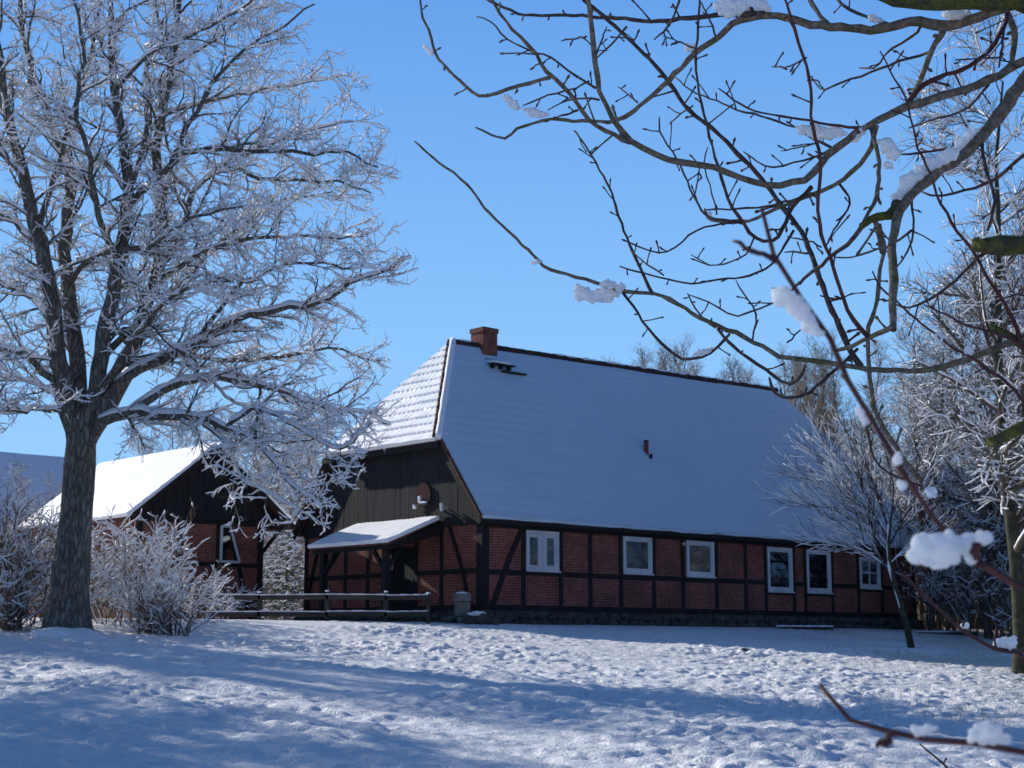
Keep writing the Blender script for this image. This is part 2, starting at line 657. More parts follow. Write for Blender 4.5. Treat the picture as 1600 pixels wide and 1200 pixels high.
# ------------------------------------------------------------------ ground
def build_ground():
    def axis(lo, hi, step, far_lo, far_hi):
        mid = np.arange(lo, hi + step, step)
        a, v, s = [], hi + step, step
        while v < far_hi:
            s *= 1.28
            v += s
            a.append(v)
        b, v, s = [], lo, step
        while v > far_lo:
            s *= 1.28
            v -= s
            b.append(v)
        return np.concatenate([np.array(b[::-1]), mid, np.array(a)])
    xs = axis(-11.5, 14.5, 0.042, -2500, 2500)
    ys = axis(11, 44.0, 0.05, -400, 3000)
    X, Y = np.meshgrid(xs, ys, indexing='ij')
    q = (X - C0[0]) * AX[1] - (Y - C0[1]) * AX[0]
    Z = np.interp(q, QS, ZS)
    for dq in (0.6, 1.2):
        Z = Z + np.interp(q + dq, QS, ZS) + np.interp(q - dq, QS, ZS)
    Z /= 5
    fade = np.clip(1 - (np.abs(X - 1) - 14) / 12, 0, 1) * np.clip((Y - 3) / 7, 0, 1) * np.clip(1 - (Y - 45) / 12, 0, 1)
    wx, wy = X + 0.25 * vnoise(X * 1.1, Y * 1.1, 5), Y + 0.25 * vnoise(X * 1.1 + 40, Y * 1.1, 6)
    n1 = vnoise(wx / 0.95, wy / 0.95, 1)
    n2 = vnoise(wx / 0.46 + 9, wy / 0.46, 2)
    n3 = vnoise(wx / 0.115, wy / 0.115 + 31, 3)
    n4 = vnoise(X / 4.2, Y / 4.2, 4)
    tuft = np.clip(n2 - 0.3, 0, 1) ** 1.1
    m2 = vnoise(wx / 0.21 + 19, wy / 0.19 + 3, 12)
    t2 = np.clip(m2 - 0.35, 0, 1)
    calm = 0.45 + 0.9 * vnoise(X / 2.6 + 11, Y / 2.2 + 5, 14)
    H = calm * (0.03 * (n1 - .5) + 0.03 * tuft * (0.45 + 0.8 * n4) + 0.074 * t2 * (0.35 + 0.9 * n1) + 0.072 * (n3 - .5)) + 0.10 * (n4 - .5)
    n5 = vnoise(wx / 0.6 + 70, wy / 0.6 + 13, 8)
    H -= 0.03 * np.clip(n5 - 0.78, 0, 1) / 0.22
    flat = np.clip((q + 0.2) / 2.5, 0.25, 1)
    Z = Z + H * fade * flat
    nx, ny = X.shape
    idx = np.arange(nx * ny).reshape(nx, ny)
    Fq = np.stack([idx[:-1, :-1], idx[1:, :-1], idx[1:, 1:], idx[:-1, 1:]], -1).reshape(-1, 4)
    me = npmesh('snowy_ground', np.stack([X, Y, Z], -1).reshape(-1, 3), [Fq])
    o = link('snowy_ground', me, 'snow_ground', None, True)
    tag(o, 'snow covered meadow sloping up to the farmhouse', 'ground', kind='structure')


build_ground()

# --------------------------------------------------------------- farmhouse
RZ = math.pi / 2 - TH


def hl(px, py, axis, val):
    """house-local (s,u,z) where the view ray of a photo pixel meets plane s=val or u=val"""
    p = at(px, py, 1.0)
    o = np.array([0, 0, CAMZ])
    r = p - o
    n = AX if axis == 's' else BX
    t = (val + (C0 - o) @ n) / (r @ n)
    v = o + r * t - C0
    return v @ AX, v @ BX, v[2]


W, L, HE, HR, HK, RI, OV, RISE = 8.741, 21.68, 2.906, 8.94, 5.48, 2.49, 0.29, 0.27
SL = (HR - HE) / (W / 2 + OV)
UK = -OV + (HK - HE) / SL
VO = 0.25


def build_farmhouse():
    root = empty('farmhouse', C0, RZ, 'long half-timbered red brick farmhouse with a snow covered half-hipped roof', 'house')
    # plinth of field stones
    mb = MB()
    mb.box(-0.02, L + 0.02, -0.03, W + 0.02, -0.5, 0.33)
    k = 0
    x = 0.1
    while x < L:
        wdt = random.uniform(.25, .6)
        for zz in (0.02, 0.2):
            mb.rock((x + wdt / 2 + random.uniform(-.1, .1), -0.05, zz + random.uniform(-.03, .03)), (wdt * .52, .13, random.uniform(.09, .15)), k, 2, .22)
            k += 1
        x += wdt * 0.95
    y = 0.2
    while y < W:
        wdt = random.uniform(.25, .6)
        for zz in (0.02, 0.2):
            mb.rock((-0.04, y + wdt / 2, zz), (.13, wdt * .52, random.uniform(.09, .15)), k, 2, .22)
            k += 1
        y += wdt * .95
    mb.done('plinth', 'stone', root)

    # window rectangles on the long wall (s0,s1,z0,z1)
    wins = [(1.73, 3.02, 1.53, 2.66), (5.80, 7.08, 1.57, 2.67), (8.74, 10.06, 1.56, 2.67), (12.85, 14.18, 1.17, 2.63), (15.01, 16.37, 1.18, 2.63), (18.14, 19.38, 1.40, 2.48)]
    # brick infill
    mb = MB()
    wall_cells(mb, lambda a, b: (a, 0, b), 0, L, 0.3, HE + .05, wins)
    for (a, b, c, d) in wins:      # reveals
        mb.poly([(a, 0, c), (a, .14, c), (a, .14, d), (a, 0, d)])
        mb.poly([(b, 0, c), (b, .14, c), (b, .14, d), (b, 0, d)])
        mb.poly([(a, 0, c), (b, 0, c), (b, .14, c), (a, .14, c)])
        mb.poly([(a, 0, d), (b, 0, d), (b, .14, d), (a, .14, d)])
    door = (3.0, 4.0, 0.3, 2.25)
    wall_cells(mb, lambda a, b: (0, a, b), 0, W, 0.3, HE + .3, [door])
    mb.poly([(L, 0, .3), (L, W, .3), (L, W, HE + .3), (L, 0, HE + .3)])
    mb.poly([(0, W, .3), (L, W, .3), (L, W, HE), (0, W, HE)])
    for yy in door[:2]:
        mb.poly([(0, yy, door[2]), (.15, yy, door[2]), (.15, yy, door[3]), (0, yy, door[3])])
    mb.poly([(0, door[0], door[3]), (.15, door[0], door[3]), (.15, door[1], door[3]), (0, door[1], door[3])])
    mb.done('brick_wall', 'brick', root)

    # timber frame
    mb = MB()
    P = 0.025
    T = 0.16

    def post(s, z0=.5, z1=HE - .22, w_=T):
        j = random.uniform(-.012, .012)
        mb.box(s - w_ / 2, s + w_ / 2, -P + j * .3, .05, z0, z1, .008)

    mb.box(-P, L, -P - .012, .08, .34, .5, .01)                       # sill
    mb.box(-P, L, -P - .012, .08, HE - .22, HE + .02, .01)            # plate
    for s, w_ in ((.13, .30), (1.62, T), (3.13, T), (4.36, T), (5.69, T), (7.18, T), (8.55, T), (10.2, T), (11.69, T), (12.75, T), (14.28, T), (14.92, T), (16.48, T), (18.03, T), (19.48, T), (21.55, .22)):
        post(s, w_=w_)
    rails = [(.28, 1.54), (1.70, 3.05), (3.21, 4.28), (4.44, 5.61), (5.77, 7.10), (7.26, 8.47), (8.63, 10.12), (10.28, 11.61), (11.77, 12.67), (14.36, 14.84), (16.56, 17.95), (19.56, 21.44)]
    for a, b in rails:
        zc = 1.43 + random.uniform(-.015, .015)
        mb.box(a, b, -P + .004, .05, zc - .075, zc + .075, .006)
    mb.box(12.83, 14.2, -P + .004, .05, 1.03, 1.15, .006)
    mb.box(15.0, 16.4, -P + .004, .05, 1.03, 1.15, .006)
    mb.box(18.11, 19.4, -P + .004, .05, 1.26, 1.38, .006)
    for a, b, zt in ((5.77, 7.1, 1.55),):
        pass
    # curved brace on the long wall near the corner
    pr = [(1.55, 2.66), (1.2, 2.1), (.85, 1.4), (.55, .75), (.42, .5)]
    for (x0, z0), (x1, z1) in zip(pr[:-1], pr[1:]):
        mb.beam((x0, -.012, z0), (x1, -.012, z1), .06, .17, (0, 0, 1))
    # gable frame
    mb.box(-P - .012, .08, P, W, .34, .5, .01)
    mb.box(-P - .035, .08, .02, W + .02, HE - .14, HE + .06, .01)

    def gpost(u, w_=T, z0=.5, z1=HE - .14):
        mb.box(-P, .05, u - w_ / 2, u + w_ / 2, z0, z1, .008)
    for u in (1.75, 2.92, 4.08, 5.3, 6.46, 7.6, 8.6):
        gpost(u)
    gpost(.06, .26)
    for a, b in ((.2, 1.67), (1.83, 2.84), (4.16, 5.22), (5.38, 6.38), (6.54, 7.52), (7.68, 8.52)):
        mb.box(-P + .004, .05, a, b, 1.38, 1.53, .006)
    pr = [(1.36, 2.76), (1.0, 2.0), (.7, 1.3), (.5, .5)]
    for (x0, z0), (x1, z1) in zip(pr[:-1], pr[1:]):
        mb.beam((-.012, x0, z0), (-.012, x1, z1), .06, .16, (1, 0, 0))
    pr = [(7.75, 2.76), (8.1, 1.9), (8.35, 1.1), (8.45, .5)]
    for (x0, z0), (x1, z1) in zip(pr[:-1], pr[1:]):
        mb.beam((-.012, x0, z0), (-.012, x1, z1), .06, .16, (1, 0, 0))
    # eave soffit boards and rafters' ends
    mb.box(0.0, L, -OV - .02, 0.02, HE + .03, HE + .07)
    mb.done('timber_frame', 'timber', root)

    # boarded gable
    mb = MB()
    zb, zt = HE + .02, HK + .02
    u = -OV + .1
    k = 0
    while u < W + OV - .1:
        bw = random.uniform(.10, .15)
        u1 = min(u + bw, W + OV - .1)

        def ztop(uu):
            m = min(uu, W - uu)
            return min(zt, HE - .04 + SL * (m + OV))
        d = random.uniform(0, .007)
        ups = [u + .006, u1 - .006]
        z0 = zb + random.uniform(-.05, .0)
        if max(ztop(ups[0]), ztop(ups[1])) > z0 + .08:
            pts = [(-.055 - d, ups[0], z0), (-.055 - d, ups[1], z0), (-.055 - d, ups[1], max(ztop(ups[1]), z0 + .02)), (-.055 - d, ups[0], max(ztop(ups[0]), z0 + .02))]
            mb.prism(pts, (.03, 0, 0))
        u = u1
        k += 1
    # backing behind the boards
    mb.poly([(-.012, -OV + .12, zb), (-.012, W + OV - .12, zb), (-.012, W - UK, zt), (-.012, UK, zt)])
    mb.done('gable_boarding', 'boarding', root)
    mb = MB()
    mb.poly([(L, -OV, HE), (L, W + OV, HE), (L, W - UK, HK), (L, UK, HK)])
    mb.done('far_gable_boarding', 'board_dark', root)

    # roof shell (tiles) and snow
    fr = lambda s, u, z: (s, u, z)
    def zat(s, z):          # small rise of the ridge to the far end
        return z + RISE * max(0, (s - RI)) / (L - 2 * RI) if z > HK + .5 else z
    A0, A1 = (-VO, -OV, HE), (L + VO, -OV, HE)
    K0, K1 = (-VO, UK, HK), (L + VO, UK, HK)
    R0, R1 = (RI, W / 2, HR), (L - RI, W / 2, HR + RISE)
    B0, B1 = (-VO, W + OV, HE), (L + VO, W + OV, HE)
    J0, J1 = (-VO, W - UK, HK), (L + VO, W - UK, HK)
    front = [(A0, A1, K1, K0), (K0, K1, R1, R0)]
    back = [(B0, B1, J1, J0), (J0, J1, R1, R0)]
    # the half-hips reach 0.15 m beyond the gable boards
    HOV = .18
    hs = (HR - HK) / (RI + VO)
    Hz = HK - HOV * hs
    hipL = [((-VO - HOV, UK - HOV / SL * hs, Hz), (-VO - HOV, W - UK + HOV / SL * hs, Hz), (RI, W / 2 + .02, HR), (RI, W / 2 - .02, HR))]
    hipR = [((L + VO, UK, HK), (L + VO, W - UK, HK), (L - RI, W / 2 + .02, HR + RISE), (L - RI, W / 2 - .02, HR + RISE))]
    panels('roof_shell', front + back + hipL + hipR, 'roof_tile', root, 0.0, 0.10, None, 1.2, False)

    def snow_front(u, v, k):
        c = (v / .34) % 1.0
        saw = (1 - c) * .024 * (0.5 + vnoise(u / 1.7, v / .9, 21))
        return saw + .03 * (vnoise(u / 1.3, v / 1.3, 22) - .5) + .012 * (vnoise(u / .3, v / .3, 23) - .5)

    def snow_hip(u, v, k):
        c = (v / .36) % 1.0
        saw = (1 - c) ** 1.3 * .075 * (0.65 + .5 * vnoise(u / .5, v / .3, 24))
        return saw - .03 + .016 * np.abs(np.sin(u * math.pi / .23)) + .012 * vnoise(u / .2, v / .2, 25)
    sh = [tuple(np.array(p) for p in q) for q in front]
    inset = .05
    q0 = [((A0[0] + inset, A0[1] + .02, A0[2] + .02), (A1[0] - inset, A1[1] + .02, A1[2] + .02), K1, (K0[0] + inset, K0[1], K0[2])), ((K0[0] + inset, K0[1], K0[2]), K1, (R1[0], R1[1] - .08, R1[2] - .1), (R0[0], R0[1] - .06, R0[2] - .07))]
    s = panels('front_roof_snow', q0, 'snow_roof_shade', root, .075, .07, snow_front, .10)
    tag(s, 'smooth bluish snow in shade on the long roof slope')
    hq = hipL[0]
    q1 = [(hq[0], hq[1], hq[2], hq[3])]
    s = panels('hip_roof_snow', q1, 'snow_roof', root, .085, .08, snow_hip, .055)
    tag(s, 'sunlit snow stepped over the tile courses of the half-hip')
    panels('back_roof_snow', back + hipR, 'snow_roof', root, .075, .07, None, 1.0, False)
    # uneven rounded lip of snow along the eave
    n_ = 260
    xx = np.linspace(-VO + .06, L + VO - .06, n_)
    lip = np.stack([xx, np.full(n_, -OV + .005) + .012 * vnoise(xx / .4, xx * 0 + 3, 61), HE + .035 + .02 * (vnoise(xx / .7, xx * 0, 62) - .5)], -1)
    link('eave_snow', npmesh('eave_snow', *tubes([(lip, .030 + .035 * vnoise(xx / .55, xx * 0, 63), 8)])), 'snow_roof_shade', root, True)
    # eave boards of the hip and verge boards
    mb = MB()
    mb.beam((hq[0][0] + .03, hq[0][1] - .05, Hz - .11), (hq[1][0] + .03, hq[1][1] + .05, Hz - .11), .05, .16)
    mb.beam((hq[0][0] + .14, hq[0][1] + .1, Hz - .1), (hq[1][0] + .14, hq[1][1] - .1, Hz - .1), .22, .03)
    o_ = .06
    mb.beam((-VO - .01, -OV + .03, HE - .13), (-VO - .01, UK + .02, HK - .13), .04, .17, (0, -1, 1))
    mb.beam((-VO - .01, W + OV - .03, HE - .13), (-VO - .01, W - UK - .02, HK - .13), .04, .17, (0, 1, 1))
    mb.beam((-VO + .02, -OV + .01, HE - .075), (L + VO - .02, -OV + .01, HE - .075), .03, .12)
    mb.done('eave_boards', 'timber', root)
    # verge tiles showing at the gable edge
    n = 11
    for sgn in (0, 1):
        mb = MB()
        for i in range(n):
            t0, t1 = i / n, (i + 1.12) / n
            def q(t):
                uu = -OV + (UK + OV) * t
                uu = uu if sgn == 0 else W - uu
                return (-VO - .015, uu, HE + (HK - HE) * t + .01)
            a, b = q(t0), q(min(t1, 1.0))
            mb.beam((a[0], a[1], a[2] + .05), (b[0], b[1], b[2] + .015), .10, .05, (0, -1 if sgn == 0 else 1, 1), .008)
        mb.done('verge_tiles', 'roof_tile', root)
    # ridge and hip caps
    mb, ms = MB(), MB()
    n = 44
    for i in range(n):
        a = np.array(R0) + (np.array(R1) - np.array(R0)) * (i / n)
        b = np.array(R0) + (np.array(R1) - np.array(R0)) * ((i + 1.08) / n)
        up = np.array([0, 0, .05])
        mb.cyl(a + up + [0, 0, .012], b + up - [0, 0, .012], .115, .125, 12)
    mb.done('ridge_tiles', 'ridge_tile', root, True)
    Vs = []
    polys = []
    rr0 = np.array(R0)
    rr1 = np.array(R1)
    for i in range(26):     # broken caps of snow on the ridge
        t0 = i / 26 + random.uniform(-.01, .01)
        t1 = t0 + random.uniform(.018, .045) if i > 7 else t0 + .05
        pts = [rr0 + (rr1 - rr0) * min(1, max(0, t)) + np.array([0, -.05 if i > 7 else -.02, .13 + random.uniform(-.01, .005)]) for t in np.linspace(t0, t1, 5)]
        polys.append((np.array(pts), np.array([.03, .065, .07, .065, .03]) * random.uniform(.6, 1.05), 6))
    hipa = [np.array((hq[0][0], hq[0][1], Hz)), np.array(R0)]
    pts = [hipa[0] + (hipa[1] - hipa[0]) * t + np.array([.03, -.05, .09]) for t in np.linspace(0, 1.01, 24)]
    polys.append((np.array(pts), .095 + rng.random(24) * .02, 8))
    for k, pl in enumerate(polys):
        nm_ = 'hip_snow' if k == len(polys) - 1 else 'ridge_snow'
        link(nm_, npmesh(nm_, *tubes([pl])), 'snow_roof', root, True)
    mb = MB()
    for i in range(15):
        a = hipa[0] + (hipa[1] - hipa[0]) * (i / 15) + np.array([-.05, .06, .10])
        b = hipa[0] + (hipa[1] - hipa[0]) * ((i + 1.1) / 15) + np.array([-.05, .06, .08])
        mb.cyl(a, b, .055, .06, 10)
    mb.done('hip_tiles', 'roof_tile', root, True)

    # chimney
    uc = W / 2 - .31
    s0, _, ztop = hl(755, 512, 'u', uc)
    mb = MB()
    mb.box(s0, s0 + .62, uc, uc + .62, HR - 1.0, ztop - .12)
    mb.box(s0 - .03, s0 + .65, uc - .03, uc + .65, ztop - .12, ztop, .006)
    ch = mb.done('chimney', 'brick', root)
    mb = MB()
    mb.box(s0 - .035, s0 + .655, uc - .035, uc + .655, ztop + .002, ztop + .04, .008)
    mb.done('chimney_cap', 'dark_metal', ch)
    mb = MB()
    mb.box(s0 - .06, s0 + .72, uc - .14, uc - .002, HR - .62, HR - .40)
    mb.done('chimney_flashing', 'dark_metal', ch)
    # sweep's step below the chimney
    up = uc - .52
    sa, _, za = hl(766, 566, 'u', up)
    mb = MB()
    mb.box(sa, sa + 1.0, up - .14, up + .14, za - .05, za - .01)
    for ss in (.15, .5, .85):
        mb.box(sa + ss - .02, sa + ss + .02, up - .05, up + .3, za - .17, za - .05)
    mb.box(sa + .5, sa + 1.5, up - .11, up + .05, za - .27, za - .21)
    st = mb.done('roof_step', 'dark_metal', root)
    mb = MB()
    mb.box(sa + .02, sa + .8, up - .12, up + .12, za - .008, za + .05, .02)
    mb.done('step_snow', 'snow_roof', st)
    # small clay vent pipe on the slope
    best = None
    for uu in np.arange(0, W / 2, .02):
        ss, _, zz = hl(1010, 714, 'u', uu)
        e = abs(zz - (HE + SL * (uu + OV)))
        if best is None or e < best[0]:
            best = (e, ss, uu, zz)
    _, sv, uv, zv = best
    mb = MB()
    mb.cyl((sv, uv, zv - .05), (sv, uv, zv + .5), .085, .075, 16)
    vp = mb.done('vent_pipe', 'clay_red', root, False)
    mb = MB()
    mb.cyl((sv, uv, zv + .50), (sv, uv, zv + .56), .095, .09, 16)
    mb.done('vent_collar', 'dark_metal', vp)
    mb = MB()
    mb.rock((sv + .03, uv - .17, zv + .0), (.05, .07, .09), 4, 2, .3)
    mb.done('vent_foot', 'dark_metal', vp)

    # windows
    def window(s0, s1, z0, z1, style):
        fw = .085
        mb = MB()
        y0, y1 = -.045, .05
        e = -.012
        mb.box(s0 + e, s0 + fw, y0, y1, z0 + e, z1 - e, .006)
        mb.box(s1 - fw, s1 - e, y0, y1, z0 + e, z1 - e, .006)
        mb.box(s0 + fw + .002, s1 - fw - .002, y0 + .002, y1, z1 - fw, z1 - e, .006)
        mb.box(s0 + fw + .002, s1 - fw - .002, y0 + .002, y1, z0 + e, z0 + fw, .006)
        fr_ = mb.done('window', 'white_frame', root)
        a, b, c, d = s0 + fw, s1 - fw, z0 + fw, z1 - fw
        mb = MB()
        if style == 'double':
            m = (a + b) / 2
            sashes = [(a, m - .0), (m + .0, b)]
        else:
            sashes = [(a, b)]
        panes = []
        sw = .05
        for (p, q) in sashes:
            wl, wr = sw, sw
            if style == 'double':
                wl, wr = (.05, .17) if p == a else (.17, .07)
            mb.box(p + .003, p + wl, -.02, .03, c + .003, d - .003, .004)
            mb.box(q - wr, q - .003, -.02, .03, c + .003, d - .003, .004)
            mb.box(p + wl + .001, q - wr - .001, -.018, .03, c + .003, c + sw, .004)
            mb.box(p + wl + .001, q - wr - .001, -.018, .03, d - (.05 if style != 'double' else .1), d - .003, .004)
            panes.append((p + wl, q - wr))
        if style == 'cross':
            mb.box((a + b) / 2 - .018, (a + b) / 2 + .018, -.015, .025, c + .05, d - .05)
            mb.box(a + .05, b - .05, -.013, .023, (c + d) / 2 - .018, (c + d) / 2 + .018)
        mb.done('sash', 'white_frame', fr_)
        for p, q in panes:
            mb = MB()
            mb.box(p - .01, q + .01, .012, .018, c + .03, d - .03)
            mb.done('pane', 'glass', fr_)
        # what stands behind the panes
        def curtain(xa, xb, za, zb):
            n_ = 30
            xs_ = np.linspace(xa, xb, n_)
            ys_ = .11 + .015 * np.sin((xs_ - xa) * 70) + .004 * rng.random(n_)
            V_ = np.concatenate([np.stack([xs_, ys_, np.full(n_, za) + .012 * np.sin(xs_ * 33)], -1), np.stack([xs_, ys_, np.full(n_, zb)], -1)])
            i_ = np.arange(n_ - 1)
            link('curtain', npmesh('curtain', V_, [np.stack([i_, i_ + 1, i_ + 1 + n_, i_ + n_], -1)]), 'curtain', fr_, True)
        k_ = int(round(s0))
        if k_ in (2, 6):
            curtain(a, b, d - .22, d)
        if k_ in (13, 15):
            curtain(a, a + .2, c, d)
            curtain(b - .2, b, c, d)
        if k_ == 18:
            curtain(a, b, c + .02, c + .30)
        if k_ in (9, 13, 15):
            dm = MB()
            for q_ in range(4 if k_ == 9 else 6):
                xx_ = a + .18 + (b - a - .36) * q_ / (3 if k_ == 9 else 5)
                hh_ = .06 + .09 * rng.random()
                dm.cyl((xx_, .125, c + .01), (xx_, .125, c + .01 + hh_), .045, .055, 10)
                dm.rock((xx_, .125, c + .03 + hh_ * 1.5), (.06, .05, .06 + .06 * rng.random()), q_, 2, .4)
            dm.done('sill_decoration', 'straw' if k_ != 9 else 'plaster', fr_)
        mb = MB()
        mb.box(s0 - .05, s1 + .05, -.085, -.047, z0 - .06, z0 - .016, .006)
        mb.done('sill', 'white_frame' if style != 'double' else 'white_frame', fr_)
    styles = ['double', 'single', 'single', 'single', 'single', 'cross']
    for wv, stl in zip(wins, styles):
        window(*wv, stl)

    # door under the porch
    mb = MB()
    y0, y1, z0, z1 = door
    yy = y0
    while yy < y1 - .01:
        mb.box(.055, .10, yy + .004, min(yy + .14, y1) - .004, z0, z1 - .02, .004)
        yy += .14
    mb.box(.10, .12, y0, y1, z0, z1)
    d_ = mb.done('door', 'door_wood', root)
    mb = MB()
    mb.box(.03, .055, y0 + .12, y0 + .15, 1.2, 1.35)
    mb.done('handle', 'dark_metal', d_)

    # round plaque and lamp on the boarding
    mb = MB()
    mb.cyl((-.12, 2.52, 3.75), (-.088, 2.52, 3.75), .37, .37, 36)
    pq = mb.done('round_plaque', 'plaque_red', root)
    mb = MB()
    mb.beam((-.12, 2.3, 3.55), (-.34, 2.3, 3.6), .05, .05)
    mb.beam((-.30, 2.55, 3.45), (-.30, 2.0, 3.45), .16, .03)
    mb.done('plaque_bracket', 'dark_metal', pq)
    mb = MB()
    mb.rock((-.31, 2.42, 3.60), (.05, .06, .11), 2, 3, .35)
    mb.rock((-.31, 2.22, 3.50), (.05, .17, .04), 3, 3, .4)
    mb.rock((-.16, 2.84, 3.42), (.05, .06, .06), 5, 3, .35)
    mb.done('bracket_snow', 'snow_twig', pq, True)
    mb = MB()
    mb.beam((-.08, 1.45, 3.3), (-.30, 1.45, 3.3), .03, .03)
    mb.cyl((-.26, 1.45, 3.20), (-.26, 1.45, 3.40), .05, .06, 12)
    mb.cyl((-.26, 1.45, 3.40), (-.26, 1.45, 3.44), .09, .03, 12)
    mb.done('wall_lamp', 'white_metal', root)
    mb = MB()
    mb.box(8.52, 8.60, -.09, -.03, 2.50, 2.60, .01)
    mb.done('sensor_light', 'white_metal', root)

    # porch
    ua, za = 1.77, 2.93
    ub = 5.80
    po = [(-2.05, 1.6, 2.24), None]
    so_l = hl(483, 850, 's', -2.05)
    q = [(-2.08, 1.62, 2.22), (-2.08, so_l[1], 2.22), (-.07, ub, 2.98), (-.07, ua, 2.98)]
    pr_ = panels('porch_roof', [q], 'roof_tile', root, 0, .06, None, 1.0, False)

    def sp(u, v, k):
        return .012 * np.abs(np.sin(u * math.pi / .22)) + .03 * (vnoise(u / .5, v / .5, 31) - .5) + .01 * vnoise(u / .13, v / .13, 33)
    panels('porch_snow', [q], 'snow_roof', pr_, .105, .10, sp, .06)
    mb = MB()
    for uu in (1.95, so_l[1] - .55):
        mb.box(-1.98, -1.80, uu - .09, uu + .09, -.1, 2.06, .01)
        for sg in (-1, 1):
            if uu < 3 and sg < 0:
                continue
            if uu > 3 and sg > 0:
                continue
            mb.beam((-1.89, uu + sg * .05, 1.45), (-1.89, uu + sg * .55, 2.02), .10, .11)
        mb.beam((-1.80, uu, 1.55), (-1.3, uu, 2.2), .1, .1)
        mb.beam((-2.0, uu, 2.17), (-.03, uu, 2.86), .12, .11)
    mb.box(-1.99, -1.79, 1.65, so_l[1] - .1, 2.06, 2.18, .01)
    for uu in np.linspace(2.5, 5.3, 5):
        mb.beam((-2.0, uu, 2.165), (-.03, uu, 2.88), .07, .09)
    # boarded side below the porch verge
    mb.prism([(-.06, 1.66, 2.9), (-.06, 1.66, 2.55), (-1.95, 1.66, 2.05), (-1.95, 1.66, 2.19)], (0, .03, 0))
    mb.done('porch_frame', 'timber', root)
    return root


# ------------------------------------------------------------- tube meshes
def tubes(polys):
    """polys: (pts[n,3], radii[n], sides) -> verts, face arrays; closed with end fans"""
    groups = {}
    for p, r, s in polys:
        groups.setdefault((len(p), s), []).append((p, r))
    Vs, Fs, base = [], [], 0
    for (n, s), lst in groups.items():
        P = np.array([a for a, _ in lst], dtype=np.float64)
        Rr = np.array([b for _, b in lst], dtype=np.float64)
        k = len(lst)
        T = np.empty_like(P)
        T[:, 1:-1] = P[:, 2:] - P[:, :-2]
        T[:, 0] = P[:, 1] - P[:, 0]
        T[:, -1] = P[:, -1] - P[:, -2]
        T /= np.linalg.norm(T, axis=2, keepdims=True) + 1e-12
        mt = T.mean(1)
        ref = np.where(np.abs(mt[:, 2:3]) > .75 * np.linalg.norm(mt, axis=1, keepdims=True), np.array([[1., 0.13, 0]]), np.array([[0, 0.07, 1.]]))
        U = np.cross(T, ref[:, None, :])
        U /= np.linalg.norm(U, axis=2, keepdims=True) + 1e-12
        Vd = np.cross(U, T)
        ang = np.arange(s) / s * 2 * math.pi
        ring = P[:, :, None, :] + Rr[:, :, None, None] * (U[:, :, None, :] * np.cos(ang)[None, None, :, None] + Vd[:, :, None, :] * np.sin(ang)[None, None, :, None])
        Vs.append(ring.reshape(-1, 3))
        idx = np.arange(k * n * s).reshape(k, n, s) + base
        a = idx[:, :-1, :]
        b = np.roll(a, -1, axis=2)
        c = idx[:, 1:, :]
        d = np.roll(c, -1, axis=2)
        Fs.append(np.stack([a, b, d, c], -1).reshape(-1, 4))
        if s <= 12:
            Fs.append(idx[:, 0, ::-1].reshape(-1, s)) if s in (3, 4) else None
            # caps as n-gon triangles (fan)
            for e in ((idx[:, -1, :],) if s in (3, 4) else (idx[:, -1, :], idx[:, 0, ::-1])):
                for j in range(1, s - 1):
                    Fs.append(np.stack([e[:, 0], e[:, j], e[:, j + 1]], -1))
        base += k * n * s
    return np.concatenate(Vs), Fs


def resample(pts, n):
    pts = np.asarray(pts, float)
    m = len(pts)
    if m == 2:
        t = np.linspace(0, 1, n)[:, None]
        return pts[0] * (1 - t) + pts[1] * t
    # Catmull-Rom then arclength
    P = np.vstack([2 * pts[0] - pts[1], pts, 2 * pts[-1] - pts[-2]])
    out = []
    for i in range(1, len(P) - 2):
        t = np.linspace(0, 1, 8, endpoint=False)[:, None]
        p0, p1, p2, p3 = P[i - 1], P[i], P[i + 1], P[i + 2]
        out.append(.5 * (2 * p1 + (p2 - p0) * t + (2 * p0 - 5 * p1 + 4 * p2 - p3) * t ** 2 + (3 * p1 - p0 - 3 * p2 + p3) * t ** 3))
    out.append(P[-2][None])
    C = np.vstack(out)
    s = np.concatenate([[0], np.cumsum(np.linalg.norm(np.diff(C, axis=0), axis=1))])
    q = np.linspace(0, s[-1], n)
    return np.stack([np.interp(q, s, C[:, j]) for j in range(C.shape[1])], -1)


def unit(v):
    return v / (np.linalg.norm(v) + 1e-9)


